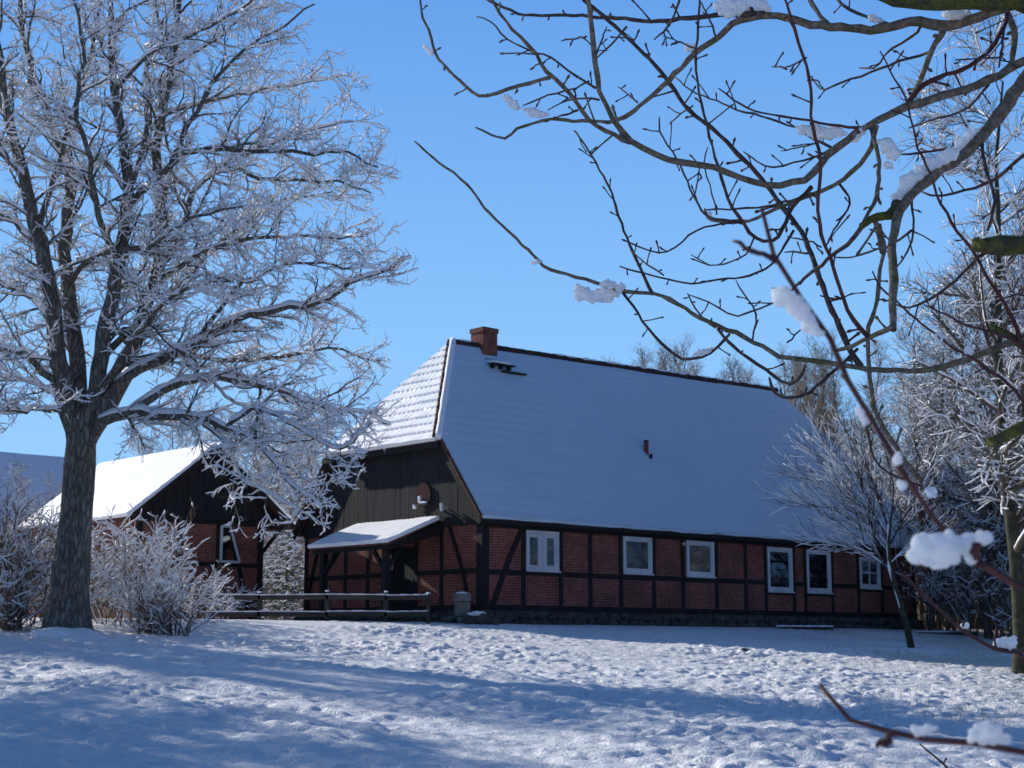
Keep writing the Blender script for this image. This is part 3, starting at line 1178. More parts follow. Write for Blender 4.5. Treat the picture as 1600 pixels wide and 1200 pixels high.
class Tree:
    def __init__(s, seed):
        s.r = np.random.default_rng(seed)
        s.wood = {0: [], 1: [], 2: [], 3: [], 4: []}

    def branch(s, p, d, L_, r0, r1, n, wander, lift, level):
        pts = [np.array(p, float)]
        d = unit(np.array(d, float))
        st = L_ / (n - 1)
        for i in range(n - 1):
            d = unit(d + s.r.normal(0, wander, 3) + np.array([0, 0, lift]))
            pts.append(pts[-1] + d * st)
        pts = np.array(pts)
        rad = np.linspace(r0, r1, n)
        s.wood[level].append((pts, rad))
        return pts, rad

    def spawn(s, pts, rad, level, spec, envelope=None):
        """spec[level] = dict(n, len, ang, flat, wander, lift, pts, t0, rr, rmin)"""
        if level not in spec:
            return
        sp = spec[level]
        Ltot = np.linalg.norm(np.diff(pts, axis=0), axis=1).sum()
        n = sp['n'](Ltot) if callable(sp['n']) else sp['n']
        n = max(0, int(round(n * s.r.uniform(.8, 1.2))))
        m = len(pts)
        for i in range(n):
            t = sp['t0'] + (1 - sp['t0']) * (i + s.r.random()) / n
            f = min(t, .999) * (m - 1)
            k = int(f)
            p = pts[k] + (pts[k + 1] - pts[k]) * (f - k)
            tan = unit(pts[k + 1] - pts[k])
            az = s.r.uniform(0, 2 * math.pi)
            ref = np.array([0, 0, 1.]) if abs(tan[2]) < .9 else np.array([1., 0, 0])
            a1 = unit(np.cross(tan, ref))
            a2 = np.cross(a1, tan)
            side = a1 * math.cos(az) + a2 * math.sin(az) * sp.get('flat', 1)
            side = unit(side)
            ang = s.r.uniform(*sp['ang'])
            d = tan * math.cos(ang) + side * math.sin(ang)
            L_ = s.r.uniform(*sp['len']) * (1 - sp.get('tl', .45) * t)
            if sp.get('rel'):
                L_ *= Ltot
            rp = rad[k] * (1 - (f - k)) + rad[k + 1] * (f - k)
            r0 = max(min(rp * sp['rr'], sp.get('rmax', 9)), sp['rmin'])
            r1 = max(r0 * .35, sp['rmin'] * .6)
            b, br = s.branch(p, d, L_, r0, r1, sp['pts'], sp['wander'], sp['lift'], level)
            if envelope and not envelope(b[-1]):
                s.wood[level].pop()
                continue
            s.spawn(b, br, level + 1, spec, envelope)

    def meshes(s, name, sides=(12, 8, 5, 3, 3), snow=None, snow_levels=(1, 2, 3, 4)):
        trunk = [(p, r, sides[0]) for p, r in s.wood[0]]
        br = [(p, r, sides[l]) for l in (1, 2, 3, 4) for p, r in s.wood[l]]
        out = {}
        if trunk:
            out['trunk'] = npmesh(name + '_trunk', *tubes(trunk))
        if br:
            out['branches'] = npmesh(name + '_branches', *tubes(br))
        if snow:
            sn = []
            for l in snow_levels:
                for p, r in s.wood[l]:
                    if s.r.random() > snow.get('keep', .8):
                        continue
                    d = np.gradient(p, axis=0)
                    d /= np.linalg.norm(d, axis=1, keepdims=True) + 1e-9
                    hz = np.sqrt(np.clip(1 - d[:, 2] ** 2, 0, 1))
                    th = snow['th'][l] * s.r.uniform(.55, 1.35, len(p)) * np.clip(hz * 1.5 - .35, .0, 1)
                    th[0] *= .6
                    th[-1] *= .55
                    rad = r * .75 + th
                    q = p + np.array([0, 0, 1.]) * (r * .35 + th * .75)[:, None]
                    rad = np.where(th < .002, r * .3, rad)
                    sn.append((q, rad, 5 if l <= 2 else 4))
            out['snow'] = npmesh(name + '_snow', *tubes(sn))
        return out


def build_tree_object(name, loc, ms, mats, label, cat, group=None, rz=0, sc=1.0, proto=None):
    o = empty(name, loc, rz, label, cat, group)
    o.scale = (sc, sc, sc) if not isinstance(sc, tuple) else sc
    for k, me in ms.items():
        link({'trunk': 'trunk', 'branches': 'crown', 'snow': 'snow'}[k], me, mats[k], o, True)
    return o


def copy_tree(src, loc, rz, sc, label, group=None):
    o = src.copy()
    COL.objects.link(o)
    o.location = Vector([float(v) for v in loc])
    o.rotation_euler = (0, 0, rz)
    o.scale = (sc, sc, sc) if not isinstance(sc, tuple) else sc
    o['label'] = label
    if group:
        o['group'] = group
    for ch in src.children:
        c = ch.copy()
        COL.objects.link(c)
        c.parent = o
    return o


farm = build_farmhouse()


# ------------------------------------------------------------- outbuilding
def build_outbuilding():
    # gable plane runs along AX, the ridge runs away to the back left (BX)
    base = np.array([-11.45, 46.9, C0[2] + .02])
    root = empty('outbuilding', base, RZ, 'small half-timbered brick outbuilding with dark boarded gable and sunlit snowy roof', 'outbuilding')
    GW, EH, AH, LEN = 4.57, 3.17, 5.6, 7.4
    xl, xr, xm = -.42, 5.62, 2.6
    sl = (AH - EH) / (xm - xl)
    win = (1.0, 1.0, 1.0, 1.0)
    mb = MB()
    mb.poly([(0, 0, -.4), (GW, 0, -.4), (GW, 0, 3.3), (0, 0, 3.3)])
    mb.poly([(0, 0, -.4), (0, LEN - .3, -.4), (0, LEN - .3, 3.3), (0, 0, 3.3)])
    mb.poly([(GW, 0, -.4), (GW, LEN - .3, -.4), (GW, LEN - .3, 3.3), (GW, 0, 3.3)])
    mb.poly([(0, LEN - .3, -.4), (GW, LEN - .3, -.4), (GW, LEN - .3, 3.3), (0, LEN - .3, 3.3)])
    mb.done('brick_wall', 'brick', root)
    mb = MB()
    for x, w_ in ((.1, .2), (1.5, .15), (2.88, .15), (4.46, .22)):
        mb.box(x - w_ / 2, x + w_ / 2, -.03, .05, 0, 3.2, .008)
    mb.box(.02, GW - .02, -.026, .05, 1.78, 1.92, .006)
    mb.box(-.04, GW + .04, -.045, .05, 3.1, 3.28, .006)
    mb.beam((3.28, -.02, 3.1), (4.15, -.02, .1), .05, .15)
    mb.beam((1.35, -.02, 1.78), (.3, -.02, .1), .05, .15)
    # bracketed post carrying the wide eave on the right
    mb.beam((xr - .2, .12, 3.12), (GW, .12, 3.12), .12, .12)
    mb.beam((xr - .35, .12, 3.06), (GW + .05, .12, 2.3), .1, .1)
    mb.done('timber_frame', 'timber', root)
    mb = MB()
    u = xl + .12
    while u < xr - .12:
        u1 = min(u + random.uniform(.16, .22), xr - .12)
        zt = lambda x: EH + sl * (min(x - xl, xr - x)) - .05
        d = random.uniform(0, .02)
        a, b = zt(u + .005), zt(u1 - .005)
        z0 = 3.24
        if max(a, b) > z0 + .05:
            m = [(u + .005, -.06 - d, z0), (u1 - .005, -.06 - d, z0), (u1 - .005, -.06 - d, max(b, z0 + .01)), (u + .005, -.06 - d, max(a, z0 + .01))]
            mb.prism(m, (0, .03, 0))
        u = u1
    mb.poly([(xl + .1, -.02, 3.2), (xr - .1, -.02, 3.2), (xm, -.02, AH - .05)])
    mb.done('gable_boarding', 'board_dark', root)
    v0 = -.28
    ql = [((xl, v0, EH), (xl, LEN, EH), (xm, LEN, AH), (xm, v0, AH))]
    qr = [((xr, v0, EH - .02), (xr, LEN, EH - .02), (xm, LEN, AH), (xm, v0, AH))]
    rf = panels('roof', ql + qr, 'roof_tile', root, 0, .09, None, 1.0, False)

    def sn(u, v, k):
        c = (v / .34) % 1.0
        return (1 - c) * .02 + .04 * (vnoise(u / 1.2, v / 1.2, 41) - .5) + .012 * vnoise(u / .3, v / .3, 42)
    panels('roof_snow', ql + qr, 'snow_roof', rf, .10, .09, sn, .12)
    mb = MB()
    mb.beam((xl, v0 - .02, EH - .08), (xm, v0 - .02, AH - .08), .04, .16, (-1, 0, 1))
    mb.beam((xr, v0 - .02, EH - .08), (xm, v0 - .02, AH - .08), .04, .16, (1, 0, 1))
    mb.done('verge_boards', 'timber', root)
    # window wedged between post and brace
    pts = [(2.97, 1.95), (3.66, 1.95), (3.28, 3.07), (2.97, 3.07)]
    mb = MB()
    for (a, b), (c, d) in zip(pts, pts[1:] + pts[:1]):
        mb.beam((a, -.04, b), (c, -.04, d), .075, .075, (0, 1, 0))
    wf = mb.done('window', 'white_frame', root)
    MB().poly([(x, -.004, z) for x, z in pts]).done('dark_room_sheet', 'dark_metal', wf)  # flat dark sheet stands in for the unlit room behind the glass
    mb = MB()
    mb.prism([(x, -.022, z) for x, z in pts], (0, .008, 0))
    mb.done('pane', 'glass', wf)
    return root


build_outbuilding()


def build_far_barn():
    p = at(100, 718, 76)
    base = np.array([p[0], p[1], C0[2]])
    root = empty('barn', base, RZ, 'distant barn with a broad snowy roof in blue shade, left of the big tree trunk', 'barn')
    zr = p[2] - C0[2]
    H, Wd, Ln = 4.2, 12.0, 26.0
    mb = MB()
    mb.box(-Ln + .3, -.3, -Wd / 2 + .4, Wd / 2 - .4, -.5, H - .1)
    mb.done('brick_wall', 'brick', root)
    q = [((-Ln, -Wd / 2, H), (0, -Wd / 2, H), (0, 0, zr), (-Ln, 0, zr)), ((-Ln, Wd / 2, H), (0, Wd / 2, H), (0, 0, zr), (-Ln, 0, zr))]
    rf = panels('roof', q, 'roof_tile', root, 0, .12, None, 2.0, False)
    panels('roof_snow', q, 'snow_roof', rf, .12, .1, lambda u, v, k: .08 * (vnoise(u / 2, v / 2, 51) - .5), .5)
    mb = MB()
    mb.prism([(-.28, -Wd / 2 + .4, H - .1), (-.28, Wd / 2 - .4, H - .1), (-.28, 0, zr - .15)], (.05, 0, 0))
    mb.done('gable_boarding', 'board_dark', root)


build_far_barn()


# ------------------------------------------------------------------- fence
def build_fence():
    d = 42.0
    x0, x1 = at(302, 950, d)[0], at(672, 950, d)[0]
    zg = C0[2] - .02
    root = empty('fence', (x0, d, zg), 0, 'low two-rail wooden fence with snow lying along its rails', 'fence')
    Ln = x1 - x0
    posts = [at(px, 950, d)[0] - x0 for px in (312, 405, 511, 603, 669)]
    for i, xx in enumerate(posts):
        mb = MB()
        h = (.84, .78, .82, .80, .76)[i]
        mb.box(xx - .06, xx + .06, -.05, .06, -.3, h, .012)
        mb.done('post', 'fence_wood', root)
        mb = MB()
        mb.rock((xx, .005, h + .01), (.06, .055, .03), i, 2, .2)
        mb.done('post_snow', 'snow_twig', root, True)
    ends = posts + []
    for zz, hh in ((.66, .13), (.22, .13)):
        for a, b in zip(ends[:-1], ends[1:]):
            dz0, dz1 = random.uniform(-.02, .02), random.uniform(-.02, .02)
            mb = MB()
            mb.beam((a - .04, -.075, zz + dz0), (b + .04, -.075, zz + dz1), .045, hh, bev=.008)
            r_ = mb.done('rail', 'fence_wood', root)
            n = 22
            t = np.linspace(0, 1, n)
            pts = np.stack([a + (b - a) * t, np.full(n, -.075), zz + hh / 2 + .010 + dz0 + (dz1 - dz0) * t], -1)
            link('rail_snow', npmesh('rail_snow', *tubes([(pts, np.clip(.010 + .016 * vnoise(t * 9 + a * 3, t * 0, 64), .006, .03), 7)])), 'snow_twig', r_, True)
    return root


build_fence()


# ----------------------------------------------- stones, pier, small things
def small_things():
    c = C0 + AX * -.45 + BX * .75
    p = at(722, 960, 43.2)
    root = empty('stone_pier', (p[0], p[1], 2.25), .5, 'weathered stone gate pier beside the near corner of the farmhouse', 'pier')
    mb = MB()
    mb.box(-.22, .22, -.2, .2, -.3, .22, .04)
    mb.done('base_block', 'pier_stone', root)
    mb = MB()
    mb.box(-.17, .18, -.16, .17, .225, .62, .03)
    mb.done('middle_block', 'pier_stone', root)
    mb = MB()
    mb.box(-.21, .2, -.19, .2, .625, .86, .05)
    mb.done('top_block', 'pier_stone', root)
    mb = MB()
    mb.rock((0, 0, .87), (.17, .16, .04), 3, 3, .2)
    mb.done('snow_cap', 'snow_twig', root, True)

    for i, (px, py, d, rad, lab) in enumerate([
            (748, 972, 42.7, (.36, .3, .2), 'large grey boulder with a snow cap at the farmhouse corner'),
            (770, 974, 42.9, (.17, .16, .15), 'small grey boulder right of the snow capped boulder'),
            (700, 972, 43.0, (.2, .2, .13), 'low grey boulder left of the stone pier')]):
        p = at(px, py, d)
        g = float(gz(p[0], p[1]))
        o = MB().rock((0, 0, 0), rad, 11 + i, 3, .3).done('boulder', 'stone', None, True)
        o.location = (p[0], p[1], g + rad[2] * .55)
        tag(o, lab, 'boulder', 'boulders at the house corner')
        if i == 0:
            MB().rock((-.06, -.02, rad[2] * .95), (.22, .2, .07), 4, 3, .3).done('snow_cap', 'snow_twig', o, True)
    # dark stone sticking out of the snow
    p = ghit(1161, 1022)
    o = MB().rock((0, 0, 0), (.12, .1, .07), 19, 3, .5).done('stone', 'stone', None, True)
    o.location = (p[0], p[1], p[2] + .06)
    tag(o, 'small dark stone poking out of the sunlit snow', 'stone')
    # low planks by the wall
    for px, d, ln, lab in ((1258, 52.0, 2.2, 'low dark plank bed edge with snow in front of the farmhouse wall'), (1480, 55.0, 2.6, 'long low plank edge with snow near the thicket right of the farmhouse')):
        p = at(px, 982, d)
        g = float(gz(p[0], p[1]))
        r_ = empty('plank_edge', (p[0], p[1], g), RZ - .35, lab, 'plank')
        MB().box(-ln / 2, ln / 2, -.04, .04, -.1, .08, .01).done('board', 'fence_wood', r_)
        n = 20
        pts = np.stack([np.linspace(-ln / 2, ln / 2, n), np.zeros(n), np.full(n, .085)], -1)
        link('board_snow', npmesh('board_snow', *tubes([(pts, .03 + .02 * rng.random(n), 7)])), 'snow_twig', r_, True)


small_things()

# ---------------------------------------------------------- left big tree
SN_BIG = dict(keep=.72, th={0: 0, 1: .028, 2: .016, 3: .0118, 4: .0092})


def build_big_tree():
    base = np.array([-8.79, 30.55, 1.84])
    d0 = base[1]
    T = Tree(3)
    sc = d0 / F
    tr = [(104, 1012), (106, 960), (110, 900), (116, 840), (121, 780), (125, 720), (128, 672), (131, 640)]
    tp = np.array([at(x, y, d0) for x, y in tr]) - base
    n = 22
    pts = resample(tp, n)
    z = pts[:, 2]
    dia = np.interp(np.linspace(0, 1, n), [0, .08, .2, .5, .8, 1], [106, 78, 63, 51, 49, 38]) * sc
    T.wood[0].append((pts, dia / 2 * (1 + .012 * rng.normal(size=n))))
    limbs = [
        # px path (root first), dia0, dia1 (px), depth offset at the tip
        ([(122, 700), (108, 640), (96, 590), (86, 530), (75, 440), (60, 360), (38, 280), (15, 190), (2, 110), (-12, 20), (-20, -80)], 40, 8, -1.6),
        ([(127, 690), (123, 610), (118, 540), (105, 450), (100, 380), (108, 280), (75, 180), (50, 110), (35, 40), (30, -60)], 36, 7, 1.8),
        ([(129, 690), (148, 610), (160, 530), (180, 440), (195, 350), (200, 285), (192, 220), (180, 130), (175, 60), (170, -50)], 36, 8, -.8),
        ([(131, 695), (170, 630), (200, 570), (222, 490), (248, 410), (252, 330), (242, 250), (255, 170), (270, 90), (280, 10), (288, -80)], 34, 7, 1.2),
        ([(150, 655), (185, 597), (247, 564), (309, 533), (370, 500), (440, 482), (505, 470), (560, 435), (600, 425), (642, 398)], 24, 3, -1.5),
        ([(129, 706), (160, 660), (203, 644), (255, 648), (309, 652), (353, 668), (397, 686), (424, 712), (450, 750), (500, 792)], 25, 3, -2.2),
        ([(203, 646), (260, 606), (330, 590), (400, 600), (460, 620), (520, 640), (575, 648), (612, 662)], 20, 3, 1.5),
        ([(196, 330), (220, 300), (256, 272), (288, 240), (340, 234), (400, 236), (470, 240), (540, 238), (588, 262)], 15, 3, -2.0),
        ([(240, 430), (282, 370), (296, 312), (320, 280), (352, 256), (420, 225), (500, 200), (552, 188)], 15, 3, 1.4),
        ([(330, 272), (360, 262), (400, 276), (464, 282), (530, 285), (580, 300)], 9, 3, -.6),
        ([(252, 320), (275, 240), (304, 180), (345, 115), (390, 72), (440, 42), (492, 6)], 13, 3, -1.0),
        ([(100, 610), (60, 570), (15, 545), (-50, 535), (-130, 510)], 18, 5, -1.2),
        ([(66, 390), (30, 352), (0, 335), (-60, 310), (-140, 300)], 14, 4, 1.0),
        ([(165, 600), (220, 560), (300, 556), (380, 565), (450, 556), (520, 545), (590, 565)], 14, 3, 2.6),
        ([(235, 450), (300, 402), (360, 378), (450, 370), (520, 372), (566, 368)], 13, 3, .8),
        ([(309, 533), (370, 450), (430, 420), (490, 410), (548, 420)], 9, 3, -2.4),
        ([(185, 400), (150, 330), (140, 250), (120, 170), (130, 80), (110, -20)], 14, 4, -3.0),
        ([(200, 300), (230, 200), (225, 120), (240, 40), (232, -60)], 13, 4, 3.2),
        ([(100, 450), (150, 400), (190, 390), (240, 380), (300, 340), (380, 320)], 12, 3, -3.6),
        ([(120, 560), (60, 480), (20, 450), (-60, 420)], 14, 4, 3.6),
        ([(150, 620), (200, 540), (260, 470), (330, 440), (400, 440)], 14, 3, -3.8),
        ([(160, 560), (220, 500), (280, 450), (340, 380), (430, 320), (520, 300)], 14, 3, 3.4),
        ([(310, 655), (360, 700), (380, 750), (420, 770), (470, 800)], 8, 3, -1.2),
        ([(353, 668), (400, 640), (450, 660), (500, 690), (540, 700), (580, 660)], 9, 3, -3.0),
        ([(60, 360), (90, 250), (130, 130), (150, 40), (160, -60)], 12, 4, 2.6),
        ([(250, 180), (320, 160), (400, 140), (470, 130), (530, 120)], 9, 3, 1.8),
        ([(180, 140), (240, 80), (310, 50), (380, 10), (430, -30)], 9, 3, -2.0),
        ([(270, 100), (340, 60), (400, 0), (440, -40)], 8, 3, .5),
        ([(40, 280), (0, 240), (-60, 200), (-130, 180)], 10, 4, -2.2),
        ([(125, 640), (70, 640), (20, 640), (-50, 620), (-120, 640)], 10, 4, -2.6),
        ([(118, 640), (60, 600), (0, 590), (-60, 570)], 9, 3, 2.5),
    ]
    spec = {
        2: dict(n=lambda L_: L_ * 3.8, len=(.7, 1.9), ang=(.45, 1.15), flat=.55, wander=.17, lift=.03, pts=9, t0=.16, rr=.55, rmin=.010, rmax=.035, tl=.4),
        3: dict(n=lambda L_: L_ * 6.2, len=(.3, .85), ang=(.45, 1.2), flat=.6, wander=.25, lift=.045, pts=7, t0=.12, rr=.6, rmin=.0075, tl=.35),
        4: dict(n=lambda L_: L_ * 10.5, len=(.10, .36), ang=(.5, 1.2), flat=.8, wander=.3, lift=.05, pts=5, t0=.15, rr=.7, rmin=.0048, tl=.3),
    }
    for k, (path, a, b, off) in enumerate(limbs):
        # start at the depth of the nearest wood already there
        r0 = at(*path[0], d0)
        best, dd = 1e9, d0
        for lv in (0, 1):
            for P, _ in T.wood[lv][:14]:
                Q = P[3:-1] + base if lv == 0 else P[:-2] + base
                for v in Q:
                    px = proj(v)
                    e = (px[0] - path[0][0]) ** 2 + (px[1] - path[0][1]) ** 2
                    if e < best:
                        best, dd = e, v[1]
        m = len(path)
        tt = np.linspace(0, 1, m) ** 1.25
        P = np.array([at(x, y, dd + off * t) for (x, y), t in zip(path, tt)]) - base
        n = 8 + 2 * m
        P = resample(P, n)
        P[1:] += T.r.normal(0, .022, (n - 1, 3))
        rad = np.interp(np.linspace(0, 1, n), [0, .1, 1], [a * .9, a * .76, b * .9]) / 2 * sc
        T.wood[1].append((P, rad))
    def env(v):
        x, y = proj(v + base)
        lim = 580 + 75 * math.exp(-((y - 430) / 110) ** 2) + 45 * math.exp(-((y - 230) / 110) ** 2) + 45 * math.exp(-((y - 640) / 90) ** 2) - 90 * max(0, 1 - y / 140)
        return x < lim
    for P, rad in list(T.wood[1]):
        T.spawn(P, rad, 2, spec, env)
    ms = T.meshes('big_tree', (16, 9, 5, 3, 3), SN_BIG)
    o = build_tree_object('deciduous_tree', base, ms, dict(trunk='bark', branches='bark', snow='snow_twig'), 'big spreading bare tree with snow laden limbs and thick trunk at left', 'tree')
    mb = MB()
    mb.rock((.05, -.35, -.12), (.95, .75, .30), 3, 4, .35)
    mb.done('foot_drift', 'snow_twig', o, True)
    return o


big = build_big_tree()

# ------------------------------------------------------------- other trees
SN_MID = dict(keep=.38, th={0: 0, 1: .026, 2: .016, 3: .011, 4: .01})


def make_tree(seed, H_, r0, spread, dense=1.0, lean=(0, 0), t0=.22, snow=SN_MID, up=.5, sides=(9, 6, 4, 3, 3), deep=True):
    T = Tree(seed)
    d = unit(np.array([lean[0], lean[1], 1.0]))
    pts, rad = T.branch((0, 0, -.25), d, H_, r0, r0 * .12, 16, .05, .03, 0)
    rad[0] *= 1.35
    spec = {
        1: dict(n=int(26 * dense), len=(spread * .7, spread * 1.2), ang=(up, up + .65), flat=1, wander=.11, lift=.05, pts=9, t0=t0, rr=.5, rmin=.014, rmax=r0 * .5, tl=.62),
        2: dict(n=lambda L_: L_ * 3.0 * dense, len=(.5, 1.3), ang=(.4, 1.05), flat=.7, wander=.14, lift=.03, pts=7, t0=.2, rr=.55, rmin=.010, rmax=.03, tl=.4),
        3: dict(n=lambda L_: L_ * 4.6 * dense, len=(.25, .7), ang=(.4, 1.1), flat=.8, wander=.17, lift=.03, pts=5, t0=.15, rr=.6, rmin=.007, tl=.3),
    }
    if not deep:
        spec.pop(3)
    T.spawn(pts, rad, 1, spec)
    return T.meshes('tree%d' % seed, sides, snow)


TW = dict(trunk='bark_green', branches='bark_far', snow='snow_twig')
p = ghit(1597, 1052)
ms = make_tree(31, 13.2, .18, 4.3, 2.1, (-.02, 0), .2, SN_MID, .75)
build_tree_object('deciduous_tree', p, ms, TW, 'tall snowy bare tree with mossy greenish trunk at the right edge', 'tree', None, 1.9)

LAB_W = 'snow dusted bare tree in the wood right of the farmhouse'
wood = []
protos = [make_tree(41, 11.5, .12, 2.9, 1.9, (.03, .02), .15, SN_MID, .6), make_tree(42, 13.0, .13, 2.6, 1.9, (-.02, .03), .18, SN_MID, .5), make_tree(43, 9.5, .11, 2.9, 1.9, (-.05, 0), .1, SN_MID, .7)]
TW2 = dict(trunk='bark_far', branches='bark_far', snow='snow_twig')
spots = [(1440, 62, 1, .95), (1385, 66, 2, .85), (1350, 72, 0, .8), (1640, 52, 1, 1.15), (1545, 54, 0, 1.12), (1455, 56, 2, .95), (1585, 55, 0, 1.15), (1500, 62, 1, 1.05), (1420, 66, 0, .9), (1550, 66, 2, 1.3), (1380, 74, 1, .86), (1640, 62, 0, 1.2),
         (1450, 78, 0, 1.1), (1330, 84, 2, 1.05), (1530, 82, 1, 1.3), (1600, 80, 0, 1.4), (1400, 88, 2, 1.3), (1690, 58, 1, 1.15), (1480, 92, 1, 1.3)]
srcs = {}
for i, (px, d, v, s_) in enumerate(spots):
    q = at(px, 980, d)
    q[2] = gz(q[0], q[1]) - .05
    if v not in srcs:
        o = build_tree_object('deciduous_tree', q, protos[v], TW2, LAB_W, 'tree', 'trees of the wood on the right', rng.uniform(0, 6), s_)
        srcs[v] = o
    else:
        copy_tree(srcs[v], q, rng.uniform(0, 6), s_, LAB_W)

# woodland edge out of frame to the right and its mate at left: seen in the panes, cast the streaked shade
for i, (x, y, v, s_) in enumerate([(24, 34, 0, 1.0), (28, 40, 1, 1.0), (33, 31, 2, 1.2), (36, 45, 0, 1.1), (27, 27, 1, .9), (40, 38, 1, 1.1), (23, 42.5, 2, 1.0), (27.5, 45.5, 0, 1.0), (31, 41, 1, .95), (37, 50, 2, 1.3), (45, 44, 0, 1.3), (44, 52, 1, 1.3), (33, 48, 1, 1.1)]):
    copy_tree(srcs[v], (x, y, gz(x, y)), i * 1.3, s_, 'snow dusted bare tree standing further right along the wood edge', 'trees further along the wood edge')

# neighbours of the big tree, out of frame to the left (they shade the lower left of the meadow)
for i, (x, y, s_, rz) in enumerate([(-13.8, 21.3, .82, 2.1), (-15.5, 17.0, .9, 4.0), (-22.0, 26.0, .9, 1.0), (-23.0, 39.0, .95, 3.0), (-30, 24, 1.0, .4), (-33, 46.5, 1.0, 5.0)]):
    copy_tree(big, (x, y, gz(x, y) - .1), rz, s_, 'big bare snowy tree standing further left in the same row', 'further trees of the row on the left')

# slender trees beyond the roofs
HZ = dict(trunk='bark_haze', branches='bark_haze', snow='snow_twig')
SN_H = dict(keep=.35, th={0: 0, 1: .012, 2: .016, 3: .014, 4: .01})
hp = [make_tree(51, 16, .16, 2.4, 1.9, (0, 0), .3, None, .3, (6, 4, 3, 3, 3)), make_tree(52, 14, .15, 2.3, 2.0, (.02, 0), .25, None, .38, (6, 4, 3, 3, 3)), make_tree(53, 11, .13, 2.6, 1.6, (0, .02), .2, SN_H, .5, (6, 4, 3, 3, 3))]
hs = {}
LAB_R = 'slender bare treetop rising behind the farmhouse roof ridge'
LAB_G = 'greyish bare tree behind the gap between farmhouse and outbuilding'
far = [(902, 92, 0, 1.0, LAB_R), (932, 95, 1, 1.15, LAB_R), (990, 88, 1, 1.13, LAB_R), (1022, 92, 0, 1.05, LAB_R), (1062, 86, 0, .98, LAB_R), (1092, 95, 1, 1.17, LAB_R), (1005, 98, 0, 1.06, LAB_R), (1122, 100, 0, 1.0, LAB_R), (1165, 90, 1, 1.06, LAB_R), (1200, 94, 0, 1.03, LAB_R), (1225, 86, 1, 1.06, LAB_R), (1262, 92, 0, 1.04, LAB_R), (1300, 96, 1, 1.2, LAB_R), (1245, 102, 0, 1.1, LAB_R), (1335, 90, 0, 1.05, LAB_R), (1180, 104, 0, 1.05, LAB_R), (1285, 84, 1, .95, LAB_R), (1040, 100, 1, 1.25, LAB_R), (1075, 102, 0, 1.15, LAB_R), (1150, 98, 1, 1.18, LAB_R), (1215, 100, 0, 1.15, LAB_R), (1240, 92, 1, 1.1, LAB_R), (1310, 88, 0, 1.05, LAB_R), (1355, 84, 1, 1.1, LAB_R), (1270, 98, 1, 1.2, LAB_R), (1190, 92, 1, 1.1, LAB_R), 
       (215, 84, 2, 1.0, LAB_G), (265, 80, 2, 1.05, LAB_G), (300, 86, 2, 1.12, LAB_G), (345, 82, 2, 1.0, LAB_G), (385, 78, 2, .98, LAB_G), (420, 84, 2, 1.08, LAB_G), (452, 76, 2, .95, LAB_G), (480, 82, 2, 1.05, LAB_G), (505, 88, 2, 1.1, LAB_G), (435, 70, 2, .8, LAB_G), (470, 68, 2, .78, LAB_G), (400, 72, 2, .85, LAB_G), (20, 68, 2, .62, 'greyish bare tree in front of the distant barn'), (62, 66, 2, .55, 'greyish bare tree in front of the distant barn'), (95, 64, 2, .5, 'greyish bare tree in front of the distant barn')]
for i, (px, d, v, s_, lab) in enumerate(far):
    q = at(px, 980, d)
    q[2] = gz(q[0], q[1])
    g = 'trees behind the farmhouse' if lab is LAB_R else ('trees behind the gap' if lab is LAB_G else 'trees by the distant barn')
    if v not in hs:
        hs[v] = build_tree_object('deciduous_tree', q, hp[v], HZ, lab, 'tree', g, rng.uniform(0, 6), s_)
    else:
        copy_tree(hs[v], q, rng.uniform(0, 6), s_, lab, g)


